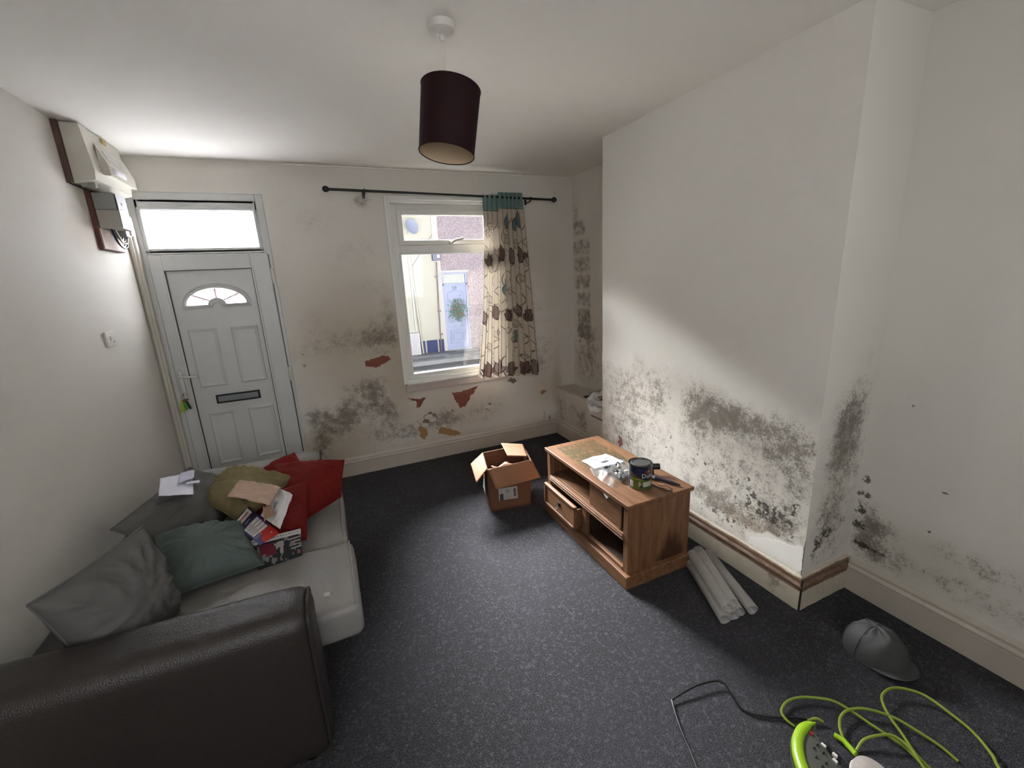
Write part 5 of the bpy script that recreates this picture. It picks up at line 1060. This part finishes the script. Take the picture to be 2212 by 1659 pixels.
rr=random.Random(4); cz=O(0,.93)[1]; mb=MB(); bmw=bmesh.new()
for i in range(420):
    a=rr.uniform(0,2*PI); r_=abs(rr.gauss(.13,.08)); p=Vector((cxd+.02+r_*math.cos(a),YF-.04-rr.random()*.07,cz+r_*1.25*math.sin(a)-.03)); d_=Vector((math.cos(a)+rr.uniform(-.5,.5),rr.uniform(-.5,.1),math.sin(a)-.3+rr.uniform(-.5,.5))).normalized(); s_=d_.cross(Vector((0,1,0))).normalized()*.012
    e=p+d_*rr.uniform(.05,.09); vs=[bmw.verts.new(x) for x in (p-s_*.4,p.lerp(e,.5)-s_,e,p.lerp(e,.5)+s_)]; bmw.faces.new(vs)
mew=bpy.data.meshes.new('foliage'); bmw.to_mesh(mew); bmw.free(); o=link('foliage',mew,plain('spruce_green','4d6350',.8,.4,20),wr); o['kind']='stuff'
for i in range(7):
    a=rr.uniform(0,2*PI); r_=rr.uniform(.05,.16); MB().lathe([(0,-.022),(.015,-.016),(.022,0),(.015,.016),(0,.022)],(cxd+.02+r_*math.cos(a),YF-.13,cz+r_*1.2*math.sin(a)-.02),12).build('bauble',plain('red_bauble','c0504a',.3,.1),wr,True)
ds=root('satellite_dish',(O(3.14,2.7)[0],YF-.3,O(0,2.7)[1]),'grey satellite dish on the cream house, seen through the top window','satellite dish')
cxs,czs=O(3.16,2.80); q=Matrix.Translation((cxs,YF-.28,czs))@Vector((.5,-1,.25)).to_track_quat('Z','Y').to_matrix().to_4x4()
MB().lathe([(0,0),(.08,.006),(.15,.02),(.205,.045),(.2,.052),(.14,.028),(.07,.012),(0,.006)],(0,0,0),28,q).build('dish',plain('grey_dish','7f869b',.5,.08),ds,True)
MB().tube([(cxs,YF-.28,czs),(cxs,YF-.1,czs-.05),(cxs,YF,czs-.05)],.015,8).build('dish_arm',M_grey,ds); MB().tube([(cxs-.1,YF-.3,czs-.15),(cxs-.2,YF-.5,czs-.02)],.012,8).build('receiver_arm',M_grey,ds)
a=O(3.92,3.05);b=O(2.85,1.60); wc=MB().tube([(a[0]+.05,YF-.012,a[1]),(b[0],YF-.012,b[1])],.010,8).build('overhead_cable',plain('grey_wire','6e7078',.6,.05),None,True); prop(wc,'taut grey overhead cable slanting in front of the cream house','cable')
# pavement slabs
pv=root('pavement',(4,YF-.6,GZ-.12),kind='structure')
base=MB().box(-6,14,YF-1.2,YF,GZ-.2,GZ-.03).build('pavement_bed',plain('mortar','505257',.9,.1),pv)
rr=random.Random(9); tones=[plain('flagstone','6e7076',.85,.12,6,.2),plain('flagstone','7b7d83',.85,.12,6,.2),plain('flagstone','62646a',.85,.12,6,.2)]
for j,(ya,yb) in enumerate(((YF-.42,YF-.01),(YF-.80,YF-.43),(YF-1.18,YF-.81))):
    x=1.6+.2*j
    while x<8.2:
        w_=rr.uniform(.5,.85); MB().box(x+.008,x+w_-.008,ya,yb,GZ-.03,GZ+.0+rr.uniform(-.004,.006)-.002,.004).build('paving_slab',tones[rr.randrange(3)],pv); x+=w_
MB().box(-6,14,YF-1.34,YF-1.2,GZ-.2,GZ-.01,.01).build('kerb',plain('kerb_stone','77797d',.8,.08),pv)
